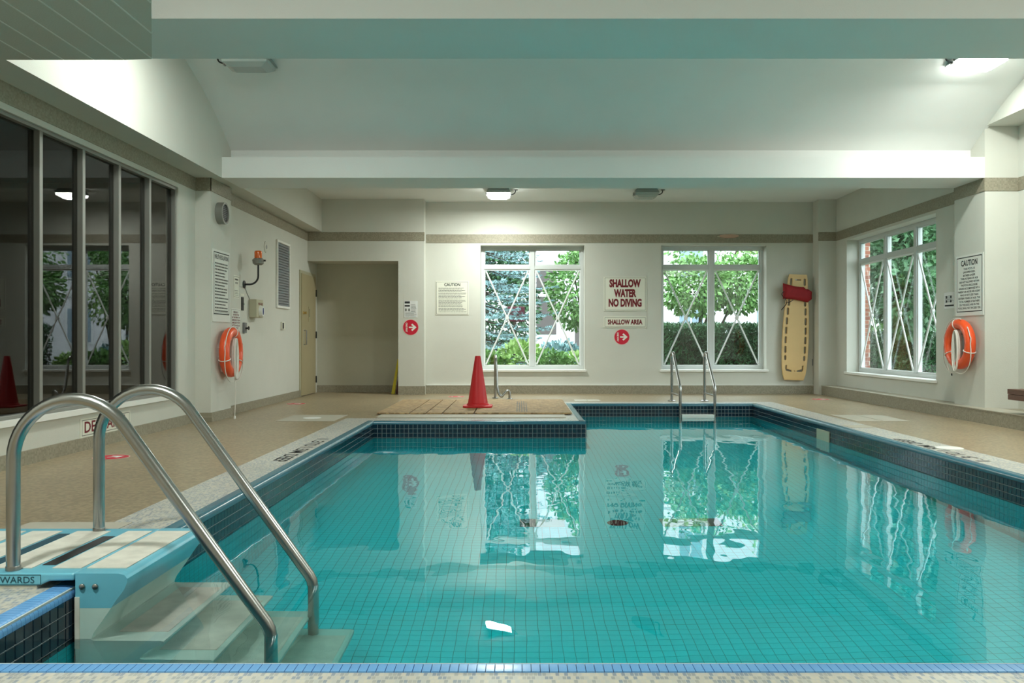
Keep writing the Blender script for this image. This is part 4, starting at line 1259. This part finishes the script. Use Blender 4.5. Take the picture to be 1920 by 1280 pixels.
# bag: soft wide red pad folded over the board
g = MB(); nu, nv = 14, 8; vs = []; fs = []
for side in (0, 1):
    for j in range(nv + 1):
        for i in range(nu + 1):
            a, b_ = i / nu, j / nv
            px_ = 1467 + 54 * a; top = 531 + 7 * math.sin(a * 2.2) + (4 if a > .75 else 0) * 1; bot = 560 + 10 * a ** 2 - (9 * max(0, a - .85) / .15)
            py_ = top + (bot - top) * b_ + (6 * max(0, a - .85) / .15) * (1 - b_)
            th = .05 * math.sqrt(max(0, 1 - (2 * a - 1) ** 6)) * math.sqrt(max(0, 1 - (2 * b_ - 1) ** 4)) + .006 * math.sin(9 * a + 3 * b_)
            y = 15.005 - (th if side == 0 else -.01)
            vs.append((PX(px_, 15.04), y, PZ(py_, 15.04)))
m_ = (nu + 1) * (nv + 1)
for side in (0, 1):
    for j in range(nv):
        for i in range(nu):
            q = [side * m_ + j * (nu + 1) + i, side * m_ + j * (nu + 1) + i + 1, side * m_ + (j + 1) * (nu + 1) + i + 1, side * m_ + (j + 1) * (nu + 1) + i]
            fs.append(tuple(q if side else reversed(q)))
per = [i for i in range(nu + 1)] + [j * (nu + 1) + nu for j in range(1, nv + 1)] + [nv * (nu + 1) + i for i in range(nu - 1, -1, -1)] + [j * (nu + 1) for j in range(nv - 1, 0, -1)]
for a, b_ in zip(per, per[1:] + per[:1]): fs.append((a, b_, b_ + m_, a + m_))
t = thing('strap_bag', (PX(1494, 15.0), 15.0, PZ(565, 15.0)), 'red fabric pad tied across the top of the spine board', 'strap bag')
g.add(vs, fs); g.build('pad', 'bag', t, smooth=60)
MB().tube(spline([(PX(1470, 15.03), 14.99, PZ(545, 15)), (PX(1464, 15.03), 14.97, PZ(552, 15)), (PX(1474, 15.03), 14.99, PZ(566, 15)), (PX(1464, 15.03), 14.99, PZ(581, 15))], 6), .007, 6).build('tie_cord', 'strap', t, smooth=60)
MB().tube(spline([(PX(1472, 15.03), 14.99, PZ(567, 15)), (PX(1480, 15.03), 15.0, PZ(566, 15)), (PX(1486, 15.03), 15.0, PZ(562, 15))], 6), .006, 6).build('tie_cord', 'strap', t, smooth=60)

# outlet and built oval reflection on the back wall
t = thing('wall_outlet', (PX(1527, 15.14), Y_BACK, PZ(679, 15.14)), 'dark grey outlet plate beside the foot of the spine board', 'outlet')
xo, zo = PX(1527, 15.14), PZ(679, 15.14)
MB().box(xo - .04, xo + .04, Y_BACK - .012, Y_BACK, zo - .06, zo + .06).build('cover', 'grey', t, bevel=.004)
MB().box(xo - .022, xo + .022, Y_BACK - .016, Y_BACK - .012, zo - .035, zo + .035).build('socket', 'midgrey', t)
xo, zo = PX(1368, 15.1), PZ(442, 15.1)  # peach oval solid put in where a warm reflection lies on the band
t = thing('oval_reflection', (xo, Y_BACK - T, zo), 'small peach oval standing for a warm reflection on the tan band above the second window', 'reflection')
MB().prism([(.18 * math.cos(2 * math.pi * k / 30), .036 * math.sin(2 * math.pi * k / 30)) for k in range(30)], lambda p: (xo + p[0], Y_BACK - T, zo + p[1]), lambda p: (xo + p[0] * .9, Y_BACK - T - .03, zo + p[1] * .8)).build('reflection_oval', 'peach', t, smooth=40)
MB().box(xo - .21, xo - .17, Y_BACK - T - .02, Y_BACK - T, zo - .02, zo).build('added_tab', 'beige', t)  # small tab added beside the built reflection

# ------------------------------------------------------------------ deck covers
def cover(x0, x1, y0, y1, label, lid=None, split=False):
    t = thing('deck_cover', ((x0 + x1) / 2, (y0 + y1) / 2, 0), label, 'cover', 'covers set in the deck')
    if split:
        xm = (x0 + x1) / 2
        MB().box(x0, xm - .006, y0, y1, .0004, .004).build('plate', 'plate', t); MB().box(xm + .006, x1, y0, y1, .0004, .004).build('plate', 'plate', t)
    else: MB().box(x0, x1, y0, y1, .0004, .004).build('plate', 'plate', t, bevel=.001)
    if lid: MB().lathe([(lid, .0042), (lid, .009), (lid * .9, .011)], ((x0 + x1) / 2, (y0 + y1) / 2 - .05, 0), 'z', 28).build('round_lid', 'lid', t, smooth=40)


cover(-2.87, -2.19, 9.96, 10.78, 'pale square cover with a round lid on the deck facing the left lifebuoy', .11)
cover(3.95, 4.58, 9.96, 10.78, 'pale pair of cover plates on the deck below the three pane window', None, True)
cover(3.60, 3.86, 9.22, 9.50, 'small white plate on the deck beside the far pool kerb')
cover(-2.55, -2.02, 4.06, 4.42, 'pale cover plate on the deck behind the step unit')
cover(.86, 1.26, 13.15, 13.62, 'pale tile patch on the deck beyond the full strand board', None, True)
tag(MB().lathe([(.115, .0004), (.115, .008), (.10, .011)], (PX(1780, 7.45), 7.45, 0), 'z', 32).build('round_cover', 'lid', None, smooth=40), 'round white lid on the deck beside the depth lettering', 'cover')

# marks and drain on the pool floor
def floor_mark(nm, label, cat, x, y, w_, d_, m, rnd=False):
    z = zfloor(y) + .002; b_ = MB(); s_ = (ZF1 - ZF0) / (YB - YF)
    if rnd: b_.prism([(w_ / 2 * math.cos(2 * math.pi * k / 28), d_ / 2 * math.sin(2 * math.pi * k / 28)) for k in range(28)], lambda p: (x + p[0], y + p[1], z + s_ * p[1]), lambda p: (x + p[0] * .93, y + p[1] * .93, z + .012 + s_ * p[1]))
    else: b_.prism(rounded(w_, d_, .01), lambda p: (x + p[0], y + p[1], z + s_ * p[1]), lambda p: (x + p[0], y + p[1], z + .006 + s_ * p[1]))
    tag(b_.build(nm, m), label, cat)


for px, nm, lab, cat, w_, d_, m, rnd in ((990, 'depth_tile', 'black square tile on the pool floor towards the platform', 'tile', .12, .22, 'ink', False), (1028, 'depth_tile', 'pale long tile beside the black one on the pool floor', 'tile', .24, .22, 'plate', False),
                                    (1158, 'floor_drain', 'dark oval drain grate in the pool floor', 'drain', .16, .16, 'black', True),
                                    (1284, 'depth_tile', 'pale long tile on the pool floor towards the ladder', 'tile', .36, .22, 'plate', False), (1336, 'depth_tile', 'black square tile on the pool floor towards the ladder', 'tile', .12, .22, 'ink', False)):
    yy = 6.4
    floor_mark(nm, lab, cat, PX(px, yy), yy, w_, d_, m, rnd)

# ------------------------------------------------------------------ wooden bench on the right kerb
t = thing('wooden_bench', (5.5, 8.2, .165), 'dark hardwood slatted bench end standing beside the right pilaster', 'bench')
for k in range(4):
    x = 5.24 + k * .135
    MB().box(x, x + .125, 7.0, 9.12, .375, .43).build('seat_slat', 'wood', t, bevel=.004)
MB().box(5.242, 5.77, 7.05, 9.115, .315, .372).build('seat_frame', 'wood', t, bevel=.004)
for y in (7.2, 8.7):
    MB().box(5.32, 5.40, y, y + .08, .165, .315).build('leg', 'wood', t); MB().box(5.66, 5.74, y, y + .08, .165, .315).build('leg', 'wood', t)

# ------------------------------------------------------------------ the garden and buildings outside
def leaf_mat(name, col, vary=.35, scale=3.0, rough=.5):
    m, nt, N, L, b = new_mat(name)
    tc = N.new('ShaderNodeTexCoord'); n = N.new('ShaderNodeTexNoise'); n.inputs['Scale'].default_value = scale; n.inputs['Detail'].default_value = 5
    L.new(tc.outputs['Object'], n.inputs['Vector'])
    r = N.new('ShaderNodeValToRGB')
    r.color_ramp.elements[0].position = .35; r.color_ramp.elements[1].position = .68
    r.color_ramp.elements[0].color = (*[c * (1 - vary) for c in col], 1)
    r.color_ramp.elements[1].color = (*[min(1, c * (1 + vary)) for c in col], 1)
    L.new(n.outputs['Fac'], r.inputs[0]); L.new(r.outputs[0], b.inputs['Base Color'])
    b.inputs['Roughness'].default_value = rough
    return m


M['leaf'] = leaf_mat('broad_leaf', (.17, .34, .10)); M['leaf_light'] = leaf_mat('light_leaf', (.36, .54, .18))
M['leaf_dark'] = leaf_mat('dark_leaf', (.075, .19, .085)); M['hedge'] = leaf_mat('yew_hedge', (.06, .15, .065), .55)
M['spruce'] = leaf_mat('blue_spruce_needles', (.27, .44, .47), .4, 5); M['bark'] = mat('bark', (.06, .045, .035), .9, vary=.3)
M['mulch'] = mat('mulch_and_grass', (.05, .075, .035), .95, vary=.5, vscale=3)
M['facade'] = mat('pale_render', (.74, .73, .78), .8); M['facade2'] = mat('white_render', (.80, .80, .82), .8)
M['darkpanel'] = mat('brown_grey_panel', (.10, .085, .085), .8); M['pane_far'] = mat('far_window_pane', (.22, .30, .38), .15)
M['maroon'] = mat('maroon_enamel', (.12, .012, .03), .4)
M['brick'] = tiled('red_brick', (.215, .075), [(.30, .10, .06), (.36, .13, .08), (.26, .085, .055)], (.45, .42, .38), .05, 'xz', .85, offset=.5)
M['orange_brick'] = tiled('orange_brick', (.215, .075), [(.55, .22, .08), (.62, .26, .10), (.50, .19, .07)], (.5, .40, .3), .05, 'xz', .85, offset=.5)
struct('ground', MB().box(-25, 45, 15.46, 70, -.15, -.03).box(6.16, 45, -20, 15.46, -.15, -.03), 'mulch')


def leaves(mb, c, rad, n, size, rng, shell=.55, droop=.3):
    c = Vector(c)
    for _ in range(n):
        while True:
            p = Vector((rng.uniform(-1, 1), rng.uniform(-1, 1), rng.uniform(-1, 1)))
            if p.length <= 1 and p.length > shell * rng.random() ** .3: break
        q = c + Vector((p.x * rad[0], p.y * rad[1], p.z * rad[2]))
        d = (p + Vector((rng.uniform(-1, 1), rng.uniform(-1, 1), rng.uniform(-1, .6) - droop)) * .8).normalized()
        s = d.cross(Vector((rng.uniform(-1, 1), rng.uniform(-1, 1), rng.uniform(-.4, 1))))
        if s.length < 1e-3: continue
        s.normalize(); nn = d.cross(s)
        L_ = size * rng.uniform(.7, 1.3); w_ = L_ * .30
        mb.add([q, q + d * L_ * .5 + s * w_ + nn * w_ * .3, q + d * L_, q + d * L_ * .5 - s * w_ + nn * w_ * .3, ], [(0, 1, 2), (0, 2, 3)])


def broad_tree(name, base_, crowns, n, size, m, label, stems, seed, group='garden trees'):
    rng = random.Random(seed); x, y, z = base_
    t = thing(name, base_, label, 'tree', group)
    mb = MB()
    crowns = [(c[0], c[1], c[2] if len(c) > 2 else 1.0) for c in crowns]
    tot = sum(r[0] * r[2] * w_ for _, r, w_ in crowns)
    for c, r, w_ in crowns: leaves(mb, c, r, int(n * r[0] * r[2] * w_ / tot), size, rng)
    tag(mb.build('foliage', m, t), kind='stuff')
    for k in range(stems):
        c, r, _w = crowns[k % len(crowns)]
        top = Vector(c) + Vector((rng.uniform(-.5, .5) * r[0], rng.uniform(-.3, .3) * r[1], r[2] * .3))
        b0 = Vector((x + rng.uniform(-.15, .15), y + rng.uniform(-.1, .1), z - .05))
        mid = b0.lerp(top, .5) + Vector((rng.uniform(-.15, .15), 0, 0))
        MB().tube(spline([b0, mid, top], 5), [.05 - .035 * q / 10 for q in range(11)], 8).build('stem', 'bark', t, smooth=60)
    return t


def shrub(name, base_, rad, n, size, m, label, seed, cat='shrub', group='shrubs below the first window'):
    rng = random.Random(seed); x, y, z = base_
    t = thing(name, base_, label, cat, group); mb = MB()
    leaves(mb, (x, y, z + rad[2] * .85), rad, n, size, rng, .7, -.2)
    tag(mb.build('foliage', m, t), kind='stuff')
    for k in range(4):
        MB().tube([(x + rng.uniform(-.06, .06), y + rng.uniform(-.06, .06), -.06), (x + rng.uniform(-.5, .5) * rad[0], y + rng.uniform(-.5, .5) * rad[1], z + rad[2])], [.014, .006], 6).build('stem', 'bark', t)
    return t


def spruce(base_, H_, label, seed, zmin=.35, spread=.34):
    rng = random.Random(seed); x, y, z = base_
    t = thing('blue_spruce', base_, label, 'tree', 'garden trees')
    MB().tube([(x, y, -.06), (x, y, H_)], [.13, .02], 10).build('trunk', 'bark', t, smooth=60)
    mb = MB(); br = MB(); zz = zmin
    while zz < min(H_ - .3, 5.2):
        R = (H_ - zz) * spread
        for k in range(13):
            a = 2 * math.pi * (k + rng.random()) / 13; d = Vector((math.cos(a), math.sin(a), 0)); sd = Vector((-d.y, d.x, 0))
            R_ = R * rng.uniform(.75, 1.1); p0 = Vector((x, y, zz + rng.uniform(-.12, .12)))
            def bp(s): return p0 + d * R_ * s + Vector((0, 0, -.25 * R_ * math.sin(s * 2.2) * .6))
            br.tube([bp(0), bp(.5), bp(1)], [.016, .011, .005], 5)
            for q in range(9):
                s = .28 + .72 * q / 8
                for sg in (-1, 1):
                    ln = .30 * (1.12 - s) + .13
                    ta = bp(s); td = (d * .75 + sd * sg * (1.0 if q < 8 else .15) + Vector((0, 0, rng.uniform(-.05, .22)))).normalized()
                    tn_ = td.orthogonal().normalized(); tb = td.cross(tn_)
                    for w_ in range(13):
                        f = w_ / 13; pa = ta + td * ln * f; an = rng.uniform(0, 2 * math.pi)
                        nd = (td * .8 + (tn_ * math.cos(an) + tb * math.sin(an))).normalized(); ns = nd.cross(td).normalized() * .011
                        mb.add([pa - ns, pa + ns, pa + nd * rng.uniform(.045, .065)], [(0, 1, 2)])
        zz += .33
    tag(mb.build('needles', 'spruce', t), kind='stuff'); br.build('branches', 'bark', t)
    return t


spruce((-.95, 19.0, -.03), 7.0, 'blue spruce outside the first window beside the cone', 1)
broad_tree('evergreen_tree', (-1.0, 23.2, -.03), [((-1.0, 23.2, 1.7), (1.55, .6, 1.9)), ((-1.1, 23.2, 3.6), (1.5, .6, 1.3))], 9000, .14, 'hedge', 'dark evergreen mass behind the blue spruce', 2, 12)
broad_tree('maple_tree', (1.55, 20.5, -.03), [((1.45, 20.3, 2.15), (.85, .8, .95)), ((2.0, 20.8, 3.15), (.8, .9, .55))], 4200, .12, 'leaf', 'green maple seen past the spruce through the first window', 3, 2)
broad_tree('small_tree', (4.1, 20.8, -.03), [((4.25, 20.5, 2.25), (.85, .8, .72)), ((5.3, 20.6, 2.3), (.80, .8, .68)), ((4.9, 21.0, 3.1), (1.3, .9, .5), .22)], 4600, .125, 'leaf', 'broad leafed small tree standing behind the clipped hedge', 4, 3)
broad_tree('small_tree', (6.3, 21.5, -.03), [((6.2, 21.4, 2.7), (.8, .7, 1.0)), ((6.4, 21.6, 3.5), (.7, .8, .5), .4)], 1000, .11, 'leaf_light', 'thin stemmed pale leafed tree at the end of the hedge', 4, 4)
broad_tree('small_tree', (2.7, 22.0, -.03), [((2.9, 22.0, 2.2), (.7, .7, .9)), ((3.1, 22.0, 3.4), (.7, .8, .5), .4)], 1100, .11, 'leaf_light', 'pale leafed tree between the maple and the hedge', 3, 9)
broad_tree('shade_tree', (7.6, 17.0, -.03), [((7.55, 16.6, 2.5), (.85, 1.2, 1.3)), ((8.3, 17.6, 3.4), (1.3, 1.4, 1.2)), ((7.2, 15.6, 1.7), (.5, .6, .7))], 10500, .14, 'leaf_dark', 'dense shade tree close to the three pane window', 3, 5)
broad_tree('shade_tree', (9.2, 20.5, -.03), [((9.1, 20.3, 2.3), (1.3, 1.2, 1.3)), ((9.3, 20.5, 3.8), (1.6, 1.3, 1.2))], 6500, .14, 'leaf', 'lighter shade tree behind the dense one', 3, 6)
for k, (x, y, rx_, rz_, n, m, lab) in enumerate(((-.62, 16.75, .42, .40, 1100, 'leaf', 'leafy shrub at the foot of the spruce'), (.02, 16.9, .50, .52, 1500, 'leaf_light', 'tall light shrub between the window and the maroon panel'),
                                             (.62, 16.7, .42, .42, 1200, 'leaf', 'leafy shrub under the window mullion'), (1.2, 17.0, .45, .40, 1300, 'leaf_light', 'light leafed shrub towards the wall of the no diving sign'),
                                             (.85, 18.2, .55, .52, 1500, 'spruce', 'low blue green shrub in the second row'))):
    shrub('leafy_shrub', (x, y, -.03), (rx_, .4, rz_), n, .105, m, lab, 20 + k)


def hedge(name, x0, x1, y0, y1, h, n, label, seed):
    rng = random.Random(seed)
    t = thing(name, ((x0 + x1) / 2, (y0 + y1) / 2, -.03), label, 'hedge', 'clipped hedges'); mb = MB()
    c = MB().box(x0 + .12, x1 - .12, y0 + .15, y1 - .12, -.03, h - .14).build('inner_twigs', 'bark', t)
    for _ in range(n):
        f = rng.random()
        if f < .55: p = Vector((rng.uniform(x0, x1), y0 + rng.random() ** 2 * .2, rng.random() ** .8 * h))
        elif f < .85: p = Vector((rng.uniform(x0, x1), rng.uniform(y0, y1), h - rng.random() ** 2 * .18 + .05 * math.sin(rng.random() * 9)))
        else: p = Vector((x0 + rng.random() ** 2 * .2, rng.uniform(y0, y1), rng.random() * h))
        d = Vector((rng.uniform(-.7, .7), rng.uniform(-1.1, .3), rng.uniform(-.1, 1.2))).normalized(); s = d.cross(Vector((rng.uniform(-1, 1), rng.uniform(-1, 1), .2))).normalized()
        l_ = rng.uniform(.06, .12); mb.add([p - s * .016, p + s * .016, p + d * l_], [(0, 1, 2)])
    tag(mb.build('foliage', 'hedge', t), kind='stuff')


hedge('clipped_hedge', 2.45, 6.6, 17.3, 18.4, 1.24, 17000, 'dark clipped hedge along the second window', 31)
hedge('clipped_hedge', 6.75, 9.6, 15.9, 16.9, 1.05, 9000, 'dark clipped hedge below the dense shade tree', 32)

t = thing('garden_panel', (-.1, 21.3, -.03), 'maroon panel half hidden behind the blue spruce', 'panel')
MB().box(-.32, .12, 21.3, 21.36, 1.42, 1.80).build('panel', 'maroon', t, bevel=.02)
MB().box(-.17, -.10, 21.3, 21.36, -.06, 1.42).build('post', 'bark', t)

bl = thing('apartment_building', (5, 34, -.05), 'pale rendered apartment block beyond the garden', 'building')
MB().box(-9, 16, 34, 40, -.05, 9).build('wall', 'facade', bl)
for z in (2.7, 5.4): MB().box(-9.02, 16.02, 33.93, 34, z, z + .18).build('storey_band', 'facade2', bl)
MB().box(-9.1, 16.1, 33.9, 40, 9, 9.25).build('parapet', 'facade2', bl)
MB().box(.66, 1.45, 33.96, 34, 1.2, 3.9).build('dark_recess', 'darkpanel', bl)
MB().box(2.2, 2.6, 33.96, 34, 0, 2.2).build('door', 'darkpanel', bl)
for x in (-6, -3.2, 3.3, 6.3, 9.4, 12.4):
    for z in (.8, 3.4, 6.1):
        f = MB().box(x, x + 1.1, 33.94, 34, z, z + 1.5).build('window', 'facade2', bl)
        MB().box(x + .08, x + .52, 33.93, 33.94, z + .08, z + 1.42).build('window_pane', 'pane_far', f); MB().box(x + .58, x + 1.02, 33.93, 33.94, z + .08, z + 1.42).build('window_pane', 'pane_far', f)
bl = thing('brick_building', (20, 36, -.05), 'orange brick building with a white ground floor beyond the hedge corner', 'building')
MB().box(16.2, 25, 33, 42, 2.0, 10).build('upper_wall', 'orange_brick', bl); MB().box(16.25, 25, 33.05, 42, -.05, 2.0).build('ground_floor_wall', 'facade2', bl)
for x in (17, 19.5, 22):
    f = MB().box(x, x + 1.2, 32.95, 33, 3.2, 4.8).build('window', 'facade2', bl); MB().box(x + .08, x + 1.12, 32.94, 32.95, 3.28, 4.72).build('window_pane', 'pane_far', f)
t = thing('brick_pier', (6.3, 15.7, -.03), 'red brick pier just outside the three pane window', 'pier')
MB().box(6.22, 6.42, 15.55, 15.95, -.06, 4.0).build('shaft', 'brick', t); MB().box(6.18, 6.46, 15.5, 16.0, 4.0, 4.1).build('capstone', 'facade2', t)
